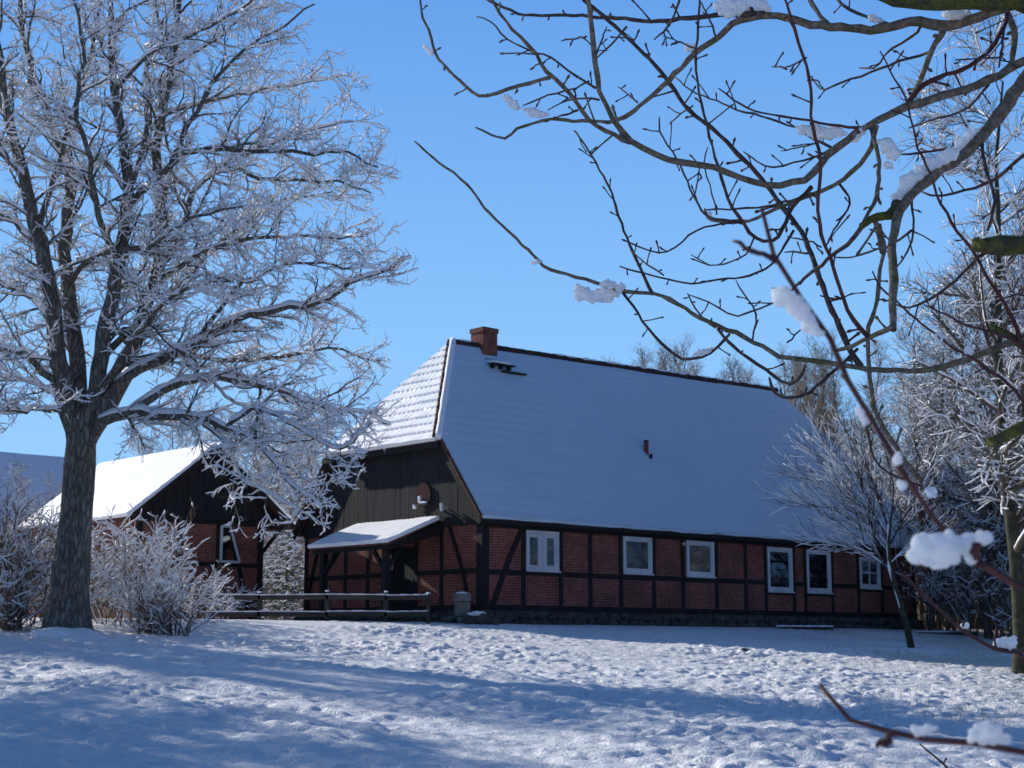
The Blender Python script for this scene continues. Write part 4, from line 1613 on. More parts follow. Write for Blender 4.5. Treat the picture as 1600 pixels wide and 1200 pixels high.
# small leaning tree before the house
def small_tree():
    p = ghit(1424, 1016)
    T = Tree(61)
    d0 = p[1]
    tr = np.array([at(x, y, d0) for x, y in [(1426, 1022), (1418, 985), (1406, 940), (1394, 900), (1388, 860), (1390, 820)]]) - p
    n = 16
    pts = resample(tr, n)
    T.wood[0].append((pts, np.linspace(.10, .05, n)))
    limbs = [[(1395, 900), (1365, 862), (1325, 828), (1285, 800), (1250, 778)], [(1391, 880), (1360, 830), (1320, 775), (1282, 722), (1255, 690)], [(1390, 860), (1350, 800), (1312, 735), (1285, 685)],
             [(1390, 835), (1370, 765), (1340, 705), (1312, 655)], [(1390, 828), (1396, 765), (1385, 710), (1372, 668)], [(1391, 850), (1415, 805), (1435, 775), (1450, 735)], [(1394, 892), (1350, 862), (1300, 850), (1255, 838)],
             [(1389, 865), (1330, 795), (1272, 752), (1228, 738)], [(1390, 842), (1330, 745), (1292, 700), (1265, 655)], [(1392, 880), (1422, 850), (1450, 828)], [(1389, 850), (1350, 762), (1330, 705), (1330, 655)],
             [(1390, 870), (1310, 800), (1260, 790), (1222, 780)], [(1390, 832), (1355, 730), (1345, 680)]]
    spec = {2: dict(n=lambda L_: L_ * 9, len=(.5, 1.4), ang=(.25, .75), flat=1, wander=.07, lift=.05, pts=7, t0=.12, rr=.6, rmin=.006, rmax=.012, tl=.4),
            3: dict(n=lambda L_: L_ * 6, len=(.3, .8), ang=(.2, .6), flat=1, wander=.08, lift=.05, pts=5, t0=.1, rr=.7, rmin=.0042, tl=.3)}
    for i, l in enumerate(limbs):
        off = T.r.uniform(-1.3, 1.3)
        P = np.array([at(x, y, d0 + off * t) for (x, y), t in zip(l, np.linspace(0, 1, len(l)))]) - p
        P = resample(P, 12)
        r_ = np.linspace(.024, .006, 12)
        T.wood[1].append((P, r_))
    for P, r_ in list(T.wood[1]):
        T.spawn(P, r_, 2, spec)
    ms = T.meshes('small_tree', (10, 6, 4, 3, 3), dict(keep=.5, th={0: 0, 1: .016, 2: .010, 3: .008, 4: .007}))
    o = build_tree_object('fruit_tree', p, ms, dict(trunk='bark_green', branches='twig_dark', snow='snow_twig'), 'small leaning bare tree with a windswept crown before the right end of the farmhouse', 'tree')
    # snow plastered on the trunk
    n2 = 12
    pp = pts[4:16] + np.array([-.045, -.03, .0])
    link('trunk_snow', npmesh('trunk_snow', *tubes([(pp, np.clip(.028 + .022 * T.r.normal(size=n2), .004, .05), 7)])), 'snow_twig', o, True)


small_tree()


# ------------------------------------------------------------------ shrubs
def make_shrub(seed, H_, nst, spread, snow, twl=1.0, upright=.3, dens=1.0):
    T = Tree(seed)
    spec = {2: dict(n=lambda L_: L_ * 6 * dens, len=(.35, .95), ang=(.3, .9), flat=.9, wander=.14, lift=.02, pts=6, t0=.2, rr=.6, rmin=.007, rmax=.014, tl=.35),
            3: dict(n=lambda L_: L_ * 7 * dens, len=(.15, .42), ang=(.4, 1.1), flat=.9, wander=.16, lift=.02, pts=4, t0=.1, rr=.7, rmin=.0055, tl=.3)}
    for i in range(nst):
        a = T.r.uniform(0, 6.28)
        rr = T.r.uniform(0, spread)
        tilt = T.r.uniform(0, upright)
        P, r_ = T.branch((math.cos(a) * rr, math.sin(a) * rr, -.1), (math.cos(a) * tilt, math.sin(a) * tilt, 1), H_ * T.r.uniform(.6, 1.05), T.r.uniform(.012, .024), .006, 10, .15, -.02, 1)
        T.spawn(P, r_, 2, spec)
    return T.meshes('shrub%d' % seed, (8, 4, 3, 3, 3), snow)


SN_S = dict(keep=.58, th={0: 0, 1: .016, 2: .018, 3: .015, 4: .015})
SN_L = dict(keep=.38, th={0: 0, 1: .010, 2: .014, 3: .013, 4: .01})
sa = make_shrub(71, 3.1, 12, .5, SN_S, 1, .6, .8)
sb = make_shrub(72, 2.6, 24, .8, SN_L, 1, .28)
sc_ = make_shrub(73, 3.0, 30, 1.0, dict(keep=.16, th={0: 0, 1: .010, 2: .014, 3: .013, 4: .01}), 1, .2, .8)
sdm = make_shrub(74, .8, 40, .3, dict(keep=.3, th={0: 0, 1: .006, 2: .01, 3: .008, 4: .008}), 1, .55, .6)
SHM = dict(branches='dry_stem', snow='snow_twig')


def shrub(proto_ms, px, py, d, s_, label, group, src=None, mats=SHM):
    q = at(px, py, d)
    q[2] = gz(q[0], q[1])
    if src is None:
        return build_tree_object('shrub', q, proto_ms, mats, label, 'shrub', group, rng.uniform(0, 6), s_)
    return copy_tree(src, q, rng.uniform(0, 6), s_, label, group)


g1 = 'shrubs around the big tree'
A = shrub(sa, 236, 985, 33.5, .92, 'arching snow laden shrub left of the fence, the whitest of the shrubs', g1)
shrub(sa, 205, 985, 34.6, .85, 'snowy shrub just left of the whitest arching shrub', g1, A)
shrub(sa, 168, 985, 34.2, .85, 'snowy shrub close behind the right side of the big trunk', g1, A)
shrub(sa, 280, 985, 36.4, .5, 'low snowy shrub at the left end of the fence', g1, A)
shrub(sa, 312, 980, 39.5, .45, 'small snowy shrub behind the left end of the fence', g1, A)
shrub(sa, 345, 978, 44.0, .42, 'snowy shrub in front of the outbuilding wall', g1, A)
B = shrub(sb, 30, 985, 32.5, 1.05, 'dense brownish twiggy shrub left of the big trunk', g1)
shrub(sb, -10, 985, 31.6, 1.15, 'dense brownish shrub cut by the left edge of the picture', g1, B)
shrub(sb, 68, 985, 34.0, .95, 'brownish shrub half hidden by the big trunk', g1, B)
shrub(sb, 185, 985, 37.0, .9, 'brownish shrub behind the snowy ones right of the trunk', g1, B)
shrub(sb, 250, 985, 38.0, .8, 'brownish shrub behind the whitest arching shrub', g1, B)
shrub(sb, 140, 985, 36.0, .85, 'brownish shrub directly behind the big trunk', g1, B)
D = shrub(sdm, 272, 985, 32.8, 1.0, 'knee high dry bush at the foot of the arching shrub', g1)
shrub(sdm, 232, 985, 32.6, .8, 'knee high dry bush beside the path of shade', g1, D)
shrub(sdm, 12, 985, 31.0, 1.1, 'knee high dry bush at the left edge', g1, D)
g2 = 'thicket right of the farmhouse'
LT = 'thin stemmed bare shrub in the thicket right of the farmhouse'
Cc = shrub(sc_, 1465, 985, 58, 1.2, LT, g2)
for px, d, s_ in ((1445, 60, 1.9), (1485, 66, 2.2), (1525, 68, 2.3), (1570, 66, 2.2), (1615, 66, 2.2), (1400, 80, 2.2), (1440, 84, 2.4), (1500, 86, 2.6), (1550, 84, 2.6), (1500, 56, 1.1), (1540, 55, 1.2), (1580, 54, 1.1), (1620, 52, 1.2), (1450, 66, 1.3), (1490, 64, 1.4), (1530, 63, 1.3), (1575, 62, 1.4), (1610, 60, 1.3), (1460, 74, 1.7), (1510, 72, 1.8), (1560, 71, 1.7), (1600, 70, 1.8), (1660, 56, 1.3), (1700, 62, 1.6)):
    shrub(None, px, 985, d, s_, LT, g2, Cc)


# small snowy conifer seen through the gap
def conifer():
    T = Tree(81)
    H_ = 3.0
    pts, rad = T.branch((0, 0, -.1), (0, 0, 1), H_, .06, .008, 10, .01, 0, 0)
    for i in range(80):
        t = (i + .5) / 80
        z = .15 + t * (H_ - .25)
        a = i * 2.4
        ln = (1.05 * (1 - t) ** .85 + .12) * T.r.uniform(.55, 1.15)
        P, r_ = T.branch((0, 0, z), (math.cos(a), math.sin(a), .25), ln, .012, .005, 6, .05, -.09, 1)
        spec = {2: dict(n=lambda L_: L_ * 26, len=(.10, .26), ang=(.5, 1.0), flat=.4, wander=.05, lift=-.05, pts=3, t0=.12, rr=1.3, rmin=.013, tl=.5)}
        T.spawn(P, r_, 2, spec)
    ms = T.meshes('conifer', (8, 5, 4, 3, 3), dict(keep=.3, th={0: 0, 1: .022, 2: .012, 3: .02, 4: .02}), (1, 2))
    q = at(444, 980, 58)
    q[2] = gz(q[0], q[1])
    build_tree_object('conifer', q, ms, dict(trunk='bark_far', branches='needles', snow='snow_twig'), 'little snowy fir in the gap between outbuilding and farmhouse', 'conifer', None, 0, 1.2)


conifer()


# straw coloured grass tips poking through the thin snow on the right
def grass_tips():
    r = np.random.default_rng(9)
    polys = []
    while len(polys) < 2200:
        px, d = r.uniform(700, 1640), r.uniform(21, 38)
        x = (px - 800) / F * d
        if r.random() > .12 + .88 * np.clip((x - 2) / 6, 0, 1):
            continue
        z = float(gz(x, d)) + .02
        h = r.uniform(.04, .09)
        l = r.normal(0, .5, 2) * h
        P = np.array([[x, d, z - .04], [x + l[0] * .4, d + l[1] * .4, z + h * .6], [x + l[0], d + l[1], z + h]])
        polys.append((P, np.array([.0028, .0022, .001]), 3))
    o = link('grass_tips', npmesh('grass_tips', *tubes(polys)), 'straw', None, False)
    tag(o, 'straw coloured grass tips poking through the thin snow', 'grass', kind='stuff')


grass_tips()


# far wood that reads as one mass
def far_wood():
    polys = []
    r = np.random.default_rng(5)
    for i in range(8000):
        az = r.uniform(R(-34), R(48))
        d = r.uniform(125, 170)
        x, y = d * math.sin(az), d * math.cos(az)
        z = gz(x, y)
        h = r.uniform(3, 7.5) * (1 + .35 * math.sin(az * 23) + .2 * math.sin(az * 61))
        n = 5
        lean = r.normal(0, .09, 2)
        t = np.linspace(0, 1, n)
        P = np.stack([x + lean[0] * t * h + r.normal(0, .08, n), y + lean[1] * t * h, z + t * h], -1)
        polys.append((P, np.linspace(.045, .015, n), 3))
        for j in range(3):
            t0 = r.uniform(.3, .9)
            a = r.uniform(0, 6.28)
            ln = r.uniform(.8, 2.2)
            q = P[0] + (P[-1] - P[0]) * t0
            P2 = np.stack([q + np.array([math.cos(a) * s_ * ln * .6, math.sin(a) * s_ * ln * .6, s_ * ln]) for s_ in (0, .5, 1)])
            polys.append((P2, np.array([.03, .02, .01]), 3))
    me = npmesh('distant_wood', *tubes(polys))
    o = link('distant_wood', me, 'bark_haze', None, False)
    tag(o, 'hazy grey-brown wood far behind the buildings', 'wood', kind='stuff')


far_wood()


# ------------------------------------------- foreground fruit tree (boughs)
# each bough: root-first photo polyline, dia0, dia1 (px), depth change along it, material
FB = [
    # top bough and second limb
    ('a', [(1900, 120), (1760, 50), (1600, 0), (1500, 2), (1400, -6), (1300, -40)], 70, 34, -.1, 'moss_bark'),
    ('b', [(1640, -6), (1560, 12), (1520, 30), (1480, 40), (1430, 34), (1370, 45), (1300, 42), (1260, 36), (1225, 26), (1195, 24), (1150, 34), (1120, 60), (1090, 80), (1045, 125), (1000, 165), (970, 185), (930, 191), (870, 187), (850, 188), (808, 201), (787, 217), (743, 199)], 26, 3.2, .5, 'fruit_bark'),
    ('c', [(1195, 22), (1120, 20), (1050, 30), (980, 34), (900, 22), (840, 31), (800, 18), (758, -2)], 11, 4, .25, 'fruit_twig'),
    # central bough
    ('d', [(1900, 60), (1740, 70), (1600, 98), (1540, 126), (1480, 147), (1420, 162), (1381, 180), (1360, 195), (1330, 210), (1300, 237), (1279, 268), (1249, 284), (1210, 287), (1159, 284), (1120, 268), (1060, 249), (1015, 237), (979, 217), (958, 186), (940, 156), (928, 120), (921, 60), (917, -20)], 36, 8, -.35, 'fruit_bark'),
    ('e', [(1700, 60), (1610, 102), (1590, 125), (1564, 180), (1525, 222), (1480, 258), (1435, 290), (1406, 318), (1399, 340), (1392, 372), (1390, 415), (1396, 460), (1396, 516)], 29, 12.5, -.45, 'fruit_bark'),
    ('e2', [(1402, 318), (1392, 335), (1366, 340), (1346, 354)], 20, 13, -.05, 'moss_bark'),
    ('e3', [(1348, 352), (1324, 382), (1297, 400), (1285, 415), (1261, 430), (1249, 444)], 8, 6, .15, 'fruit_twig'),
    ('e4', [(1396, 508), (1384, 516), (1360, 526), (1330, 541), (1305, 548)], 10, 6, .1, 'fruit_bark'),
    # long low arc
    ('f', [(1900, 430), (1740, 480), (1600, 525), (1582, 535), (1540, 548), (1495, 568), (1450, 583), (1405, 585), (1348, 575), (1285, 570), (1240, 559), (1180, 535), (1120, 513), (1073, 487), (1020, 460), (990, 458), (940, 453), (900, 438), (867, 427), (827, 400), (790, 360), (763, 333), (723, 287), (690, 257), (673, 237), (648, 221)], 26, 3.2, .5, 'fruit_bark'),
    ('f2', [(1620, 560), (1585, 530), (1558, 517), (1550, 512)], 20, 12, -.05, 'moss_bark'),
    ('g', [(1020, 460), (1000, 417), (983, 380), (967, 340), (960, 313), (947, 283), (927, 247), (907, 217), (897, 204)], 6.5, 3, .3, 'fruit_twig'),
    ('h', [(973, 457), (993, 483), (1010, 510), (1040, 540), (1070, 562), (1107, 553), (1126, 538), (1140, 522)], 4.5, 5, -.2, 'fruit_twig'),
    # long diagonal and its neighbours
    ('i', [(1345, 572), (1330, 550), (1312, 511), (1294, 472), (1279, 430), (1264, 388), (1249, 357), (1219, 318), (1192, 282), (1150, 237), (1120, 206), (1075, 171), (1042, 123), (1000, 78), (955, 36), (905, -6)], 11, 6, .35, 'fruit_twig'),
    ('j', [(1356, 526), (1330, 496), (1312, 451), (1300, 409), (1285, 370), (1277, 320), (1282, 255), (1273, 216), (1267, 180), (1267, 135), (1255, 90), (1240, 39), (1223, -10)], 8, 5, -.35, 'red_shoot'),
    ('k', [(1441, 750), (1420, 729), (1390, 684), (1369, 645), (1363, 618), (1357, 565), (1357, 514), (1369, 475), (1375, 424), (1381, 385), (1375, 350)], 8, 7, .1, 'fruit_bark'),
    ('l', [(1630, 620), (1597, 540), (1585, 502), (1564, 466), (1540, 430), (1522, 394), (1498, 364), (1468, 315), (1456, 276), (1438, 240), (1426, 198), (1417, 156), (1396, 120), (1375, 80)], 10, 2.6, -.35, 'red_shoot'),
    ('m', [(1420, 158), (1450, 129), (1510, 105), (1546, 78), (1570, 39), (1576, 5)], 9, 7, .2, 'red_shoot'),
    ('n', [(1369, 196), (1360, 234), (1336, 264), (1300, 291), (1255, 309), (1210, 327), (1171, 345), (1120, 345), (1105, 340)], 10, 5, .25, 'fruit_bark'),
    ('n2', [(1250, 309), (1222, 318), (1180, 324), (1120, 333), (1100, 328)], 5, 3, .2, 'fruit_twig'),
    # upper left sprays
    ('p', [(985, 222), (964, 213), (928, 195), (901, 162), (880, 135), (850, 108), (835, 81), (799, 45), (781, 21), (766, -8)], 9, 5, -.3, 'fruit_bark'),
    ('o', [(860, 121), (826, 129), (790, 141), (754, 151), (739, 142), (718, 126), (694, 102), (679, 81), (673, 57), (661, 27), (656, -10)], 7.5, 4, .25, 'fruit_bark'),
    ('q', [(930, 137), (922, 132), (889, 111), (856, 88), (835, 82), (811, 72), (787, 55), (766, 33), (745, 26)], 4.5, 2.4, .2, 'fruit_twig'),
    ('r1', [(916, 57), (900, 60), (877, 64)], 4, 3, .1, 'fruit_twig'),
    ('r2', [(979, 42), (958, 66), (931, 92)], 4, 3, .1, 'fruit_twig'),
    ('r3', [(932, 85), (940, 62), (948, 42)], 3.6, 2.6, .1, 'fruit_twig'),
    ('r4', [(920, 127), (910, 132), (889, 140), (862, 147), (844, 153), (817, 165)], 4, 2.6, .15, 'fruit_twig'),
    ('r5', [(936, 156), (910, 153), (880, 159), (856, 172)], 4, 2.6, .15, 'fruit_twig'),
    ('r6', [(903, 172), (880, 180), (865, 183)], 4.5, 3.5, .05, 'fruit_twig'),
    ('s1', [(1298, 230), (1262, 212), (1240, 198), (1192, 183), (1150, 171), (1117, 156), (1084, 144), (1054, 120)], 5, 2.6, .3, 'fruit_twig'),
    ('s2', [(1358, 200), (1300, 196), (1255, 186), (1210, 180), (1174, 171), (1150, 158), (1123, 138)], 6, 2.8, -.2, 'red_shoot'),
    ('t', [(1268, 292), (1237, 325), (1228, 349), (1213, 373), (1192, 377), (1174, 367), (1159, 343), (1141, 319), (1129, 282), (1118, 246), (1108, 210), (1096, 165), (1090, 129), (1087, 84), (1090, 60), (1093, -10)], 8, 4, -.3, 'fruit_twig'),
    ('u', [(1165, 350), (1120, 342), (1102, 336), (1084, 306), (1072, 279), (1057, 246), (1033, 210), (1030, 183)], 5, 2.8, .2, 'fruit_twig'),
    ('u2', [(1120, 335), (1112, 300), (1103, 270), (1100, 248), (1106, 230)], 3.2, 2.2, .1, 'fruit_twig'),
    ('u3', [(1085, 306), (1090, 280), (1094, 255)], 3, 2.2, .1, 'fruit_twig'),
    ('v1', [(1160, 347), (1120, 350), (1083, 363), (1050, 390), (1020, 393), (987, 381)], 4.5, 2.6, -.15, 'fruit_twig'),
    ('v2', [(1240, 360), (1207, 412), (1189, 424), (1156, 434), (1120, 436), (1087, 443), (1050, 438), (1007, 427), (968, 416)], 4.5, 2.8, -.3, 'fruit_twig'),
    ('v3', [(1037, 430), (1007, 410), (985, 391)], 3.4, 2.4, .1, 'fruit_twig'),
    ('v4', [(1178, 372), (1166, 398), (1140, 410), (1110, 414), (1080, 398)], 3.2, 2.2, .2, 'fruit_twig'),
    ('w1', [(1250, 440), (1232, 458), (1210, 472), (1174, 487), (1144, 494), (1120, 478), (1075, 460)], 4.2, 2.6, .1, 'fruit_twig'),
    ('w2', [(1176, 531), (1181, 490), (1165, 463), (1150, 438)], 3.6, 2.4, .1, 'fruit_twig'),
    ('w3', [(1118, 512), (1100, 500), (1082, 475), (1074, 458)], 3.6, 2.4, .1, 'fruit_twig'),
    ('x1', [(1122, 514), (1135, 532), (1156, 550), (1195, 577), (1228, 599), (1249, 592), (1258, 571)], 5.5, 5, -.2, 'fruit_twig'),
    ('x2', [(1340, 545), (1303, 580), (1279, 601), (1258, 618), (1231, 622), (1210, 613), (1202, 590)], 6, 5, -.2, 'fruit_twig'),
    ('x3', [(1230, 535), (1252, 515), (1262, 500)], 3.2, 2.4, .1, 'fruit_twig'),
    ('y1', [(1640, 650), (1600, 628), (1585, 607), (1549, 580), (1516, 556), (1489, 544), (1465, 523), (1435, 502), (1405, 475), (1375, 448), (1363, 424)], 7, 3, -.3, 'red_shoot'),
    ('y2', [(1640, 550), (1597, 538), (1552, 520), (1510, 508), (1480, 493), (1444, 476)], 7, 3, -.2, 'red_shoot'),
    ('y3', [(1540, 395), (1522, 408), (1495, 436), (1456, 466), (1420, 481), (1399, 475)], 6, 4, .2, 'fruit_twig'),
    ('z1', [(1640, 215), (1600, 243), (1555, 279), (1510, 297), (1465, 306), (1441, 300)], 8, 4, .1, 'fruit_twig'),
    ('z2', [(1545, 132), (1507, 174), (1450, 192), (1420, 200)], 5, 3.4, .2, 'fruit_twig'),
    ('z3', [(1535, 212), (1542, 235), (1546, 270), (1552, 300), (1543, 360)], 7, 5, -.1, 'fruit_twig'),
    ('z4', [(1572, 15), (1582, 36), (1585, 60), (1581, 98)], 10, 10, .05, 'fruit_bark'),
    ('z5', [(1572, 20), (1567, 60), (1561, 105)], 5, 4, -.1, 'fruit_twig'),
    ('z6', [(1567, 84), (1555, 90), (1492, 94)], 4, 2.4, -.1, 'fruit_twig'),
    ('z7', [(1475, 42), (1470, 54), (1453, 84), (1441, 120), (1423, 150)], 12, 8, .1, 'fruit_bark'),
    ('z8', [(1452, 82), (1444, 84), (1396, 99), (1360, 114), (1315, 129), (1285, 140), (1271, 126)], 6, 3, .25, 'fruit_twig'),
    ('z9', [(1440, 38), (1428, 56), (1390, 78), (1369, 105), (1342, 106)], 6, 3, .2, 'fruit_twig'),
    ('za', [(1501, 240), (1480, 232), (1450, 237), (1405, 241)], 5.5, 3.6, .1, 'red_shoot'),
    ('zb', [(1424, 306), (1427, 340), (1426, 370), (1417, 397), (1399, 420)], 5, 3, .15, 'fruit_twig'),
    ('zc', [(1296, 40), (1280, 22), (1262, -6)], 9, 8, .1, 'fruit_bark'),
    ('zd', [(1388, 38), (1348, 24), (1318, 8), (1300, -12)], 7, 5, .1, 'fruit_twig'),
    ('ze', [(1362, 200), (1368, 240), (1381, 262), (1366, 324), (1344, 356)], 8, 6.5, -.1, 'fruit_bark'),
    ('zf', [(1312, 288), (1327, 312), (1321, 332), (1306, 354), (1294, 376)], 5, 2.8, -.15, 'red_shoot'),
    ('zg', [(1300, 232), (1279, 243), (1240, 255), (1201, 261), (1177, 249), (1162, 237)], 5, 2.6, .2, 'fruit_twig'),
    ('zh', [(1366, 345), (1376, 372), (1378, 395)], 9, 9, .05, 'fruit_bark'),
    ('zi', [(1260, 90), (1232, 104), (1206, 104)], 3.6, 2.4, .1, 'fruit_twig'),
    ('zj', [(1268, 125), (1276, 126), (1288, 142)], 3.2, 2.4, .1, 'fruit_twig'),
    ('zk', [(1275, 224), (1250, 230), (1220, 236)], 3.4, 2.4, .1, 'fruit_twig'),
    ('zl', [(1083, 165), (1060, 180), (1046, 194)], 3.2, 2.4, .1, 'fruit_twig'),
    ('zm', [(1062, 0), (1048, 36), (1022, 62)], 4.6, 3, .1, 'fruit_twig'),
    ('zn', [(996, 160), (980, 146), (966, 136)], 3.2, 2.4, .1, 'fruit_twig'),
    ('zo', [(1085, 75), (1064, 66), (1036, 56)], 3.4, 2.4, .1, 'fruit_twig'),
    ('zp', [(1262, 396), (1245, 394), (1226, 394)], 4, 2.6, .1, 'fruit_twig'),
    ('zq', [(1283, 386), (1262, 376), (1230, 369)], 4, 2.4, -.1, 'fruit_twig'),
    ('zr', [(1384, 384), (1350, 396), (1330, 402), (1303, 402)], 4.4, 2.8, .2, 'fruit_twig'),
    ('zs', [(1424, 360), (1405, 376), (1384, 388)], 5, 4, .1, 'fruit_twig'),
    ('zt', [(1282, 462), (1310, 468), (1332, 458)], 3.4, 2.2, .1, 'fruit_twig'),
    ('zu', [(1120, 60), (1108, 30), (1096, 4)], 4, 3, .1, 'fruit_twig'),
    ('zv', [(1620, 470), (1590, 460), (1560, 470)], 6, 3, .1, 'fruit_twig'),
    # reddish lower shoots
    ('ra', [(1600, 1024), (1590, 1018), (1550, 1012), (1500, 980), (1455, 940), (1440, 925), (1408, 895)], 8, 4.4, -.2, 'red_shoot'),
    ('rb', [(1441, 760), (1405, 747), (1375, 729), (1360, 696), (1354, 669), (1342, 640)], 5, 3, .1, 'fruit_twig'),
    ('rc', [(1520, 1240), (1480, 1200), (1437, 1162)], 4.5, 3, .1, 'fruit_twig'),
]
FNEAR = [
    ('na', [(2100, 1100), (1780, 990), (1680, 950), (1600, 922), (1570, 906), (1540, 888), (1504, 858), (1468, 822), (1444, 783), (1420, 756), (1399, 717), (1375, 675), (1348, 628), (1324, 592), (1306, 562), (1288, 517), (1270, 484), (1240, 442), (1213, 406), (1201, 364), (1190, 325)], 26, 8, .04, 'red_shoot', .95),
    ('nb', [(1214, 408), (1190, 398), (1175, 390), (1145, 376)], 11, 6, .01, 'red_shoot', .95),
    ('nc', [(1530, 880), (1524, 866), (1521, 852)], 14, 12, -.01, 'red_shoot', .95),
    ('nd', [(2100, 1240), (1750, 1195), (1600, 1174), (1525, 1162), (1450, 1152), (1390, 1145), (1340, 1125), (1312, 1106), (1295, 1092), (1281, 1070)], 18, 9, .03, 'red_shoot', .9),
    ('ne', [(1400, 1146), (1384, 1156), (1370, 1166)], 12, 9, -.01, 'red_shoot', .9),
    ('sa', [(2000, 400), (1760, 388), (1600, 388), (1560, 384), (1528, 384)], 46, 34, -.05, 'moss_bark', 1.6),
    ('sb', [(2000, 560), (1760, 618), (1640, 656), (1600, 668), (1548, 692)], 30, 20, -.05, 'moss_bark', 1.9),
]


def build_fruit_tree():
    tx, ty = 3.0, 3.0
    tz = float(gz(tx, ty))
    root = empty('fruit_tree', (tx, ty, tz), 0, 'near bare fruit tree whose mossy boughs and twigs reach in from the right', 'tree')
    base = np.array([tx, ty, tz])
    r = np.random.default_rng(77)
    # trunk out of frame
    tp = np.array([(0, 0, -.2), (.02, 0, .5), (-.02, .02, 1.2), (.03, 0, 2.0), (-.03, .02, 2.8), (0, 0, 3.6)])
    n = 24
    P = resample(tp, n)
    link('trunk', npmesh('fruit_trunk', *tubes([(P, np.linspace(.17, .07, n) * (1 + .06 * r.normal(size=n)), 16)])), 'moss_bark', root, True)
    known = []     # (pts px, depth) of what is built
    store = {}

    def add(nm, path, a, b, off, mat, d=None):
        m = len(path)
        dd = 3.3 if d is None else d
        if d is None:
            best = 24.0 ** 2
            for kp, kd in known:
                e = ((kp - np.array(path[0])) ** 2).sum(1)
                j = int(e.argmin())
                if e[j] < best:
                    best, dd = e[j], kd[j]
        t = np.linspace(0, 1, m)
        dep = dd + off * t ** 1.1
        W3 = np.array([at(x, y, q) for (x, y), q in zip(path, dep)])
        if path[0][0] >= 1690 and nm != 'e':      # grows out of the trunk
            h = np.clip(W3[0][2] - tz, .5, 3.4)
            W3 = np.vstack([[tx, ty, tz + h], W3])
            dep = np.concatenate([[ty], dep])
        L_ = np.linalg.norm(np.diff(W3, axis=0), axis=1).sum()
        n = int(max(8, L_ / (.022 if (a + b) < 30 else .03)))
        # angular kinks about every hand's breadth
        nk = max(4, int(L_ / .10))
        K = resample(W3, nk)
        K[1:-1] += r.normal(0, .0042, (nk - 2, 3))
        if d is None and nk > len(W3) * .75 and L_ > .25:
            tq = np.linspace(0, nk - 1, n)
            Q = np.stack([np.interp(tq, np.arange(nk), K[:, j]) for j in range(3)], -1)
            Q[1:-1] = .25 * Q[:-2] + .5 * Q[1:-1] + .25 * Q[2:]
        else:
            Q = resample(W3, n)
        jit = .0009 if (a + b) < 20 else .0013
        Q[1:-1] += r.normal(0, jit, (n - 2, 3))
        td = np.linspace(0, 1, n)
        sc = np.interp(td, np.linspace(0, 1, len(dep)), dep) / F
        dia = (a + (b - a) * td ** (.55 if d is None else .8)) * sc
        rad = dia / 2 * (1 + .09 * r.normal(size=n))
        sides = 14 if a > 20 else (10 if a > 8 else 7)
        rad[-1] *= .75
        polys = [(Q - base, rad, sides)]
        # spurs and buds
        if a < 14 and nm[0] not in 'n' and len(nm) <= 2:
            k = 1
            while k < n - 1:
                if r.random() < .8:
                    tan = unit(Q[k + 1] - Q[k - 1])
                    sd_ = r.normal(size=3)
                    sd_ = unit(np.cross(tan, sd_))
                    dr = unit(tan * r.uniform(.2, .9) + sd_)
                    ln = r.choice([.012, .02, .036, .065], p=[.40, .3, .2, .10])
                    pr = [Q[k], Q[k] + dr * ln * .5 + r.normal(0, .001, 3), Q[k] + dr * ln + r.normal(0, .002, 3)]
                    w0 = max(.0019, rad[k] * .55)
                    polys.append((np.array(pr) - base, np.array([w0, w0 * .75, w0 * .85]), 5))
                    polys.append((np.array([pr[2] - dr * .003, pr[2] + dr * .003, pr[2] + dr * .009]) - base, np.array([w0 * .8, w0 * 1.35, w0 * .3]), 5))
                k += int(r.integers(1, 4))
        if nm in ('na', 'nb', 'nd'):
            for k in range(3, n - 1, 4):
                tan = unit(Q[k + 1] - Q[k - 1])
                sd_ = unit(np.cross(tan, r.normal(size=3)))
                polys.append((np.array([Q[k], Q[k] + sd_ * rad[k] * 1.0 + tan * .003, Q[k] + sd_ * rad[k] * 1.3 + tan * .007]) - base, np.array([rad[k] * .6, rad[k] * .45, rad[k] * .15]), 6))
        o = link('bough' if a > 20 else ('branch' if a >= 5.5 else 'twig'), npmesh('fruit_' + nm, *tubes(polys)), mat, root, True)
        if mat == 'moss_bark' and nm in ('sa', 'sb', 'e2', 'f2'):
            mb = MB()
            for q in range(9):
                k = int(r.integers(max(1, n - 9 - n // 6), n))
                rk = rad[k]
                v = Q[k] - base + unit(r.normal(size=3)) * rk * .75
                mb.rock(v, (rk * r.uniform(.35, .7), rk * r.uniform(.3, .6), rk * r.uniform(.25, .5)), 40 + q, 3, .45)
            mb.rock(Q[-1] - base, (rad[-1] * .8, rad[-1] * 1.05, rad[-1] * 1.05), 51, 3, .4)
            tag(mb.done('moss', 'moss', o, True), 'yellow-green moss on the pruned stub')
        pp = np.array([proj(v) for v in Q])
        known.append((pp, Q[:, 1]))
        store[nm] = (Q, rad)
    for nm, path, a, b, off, mat in FB:
        add(nm, path, a, b, off, mat)
    for nm, path, a, b, off, mat, d in FNEAR:
        add(nm, path, a, b, off, mat, d)
    return store


FT = build_fruit_tree()


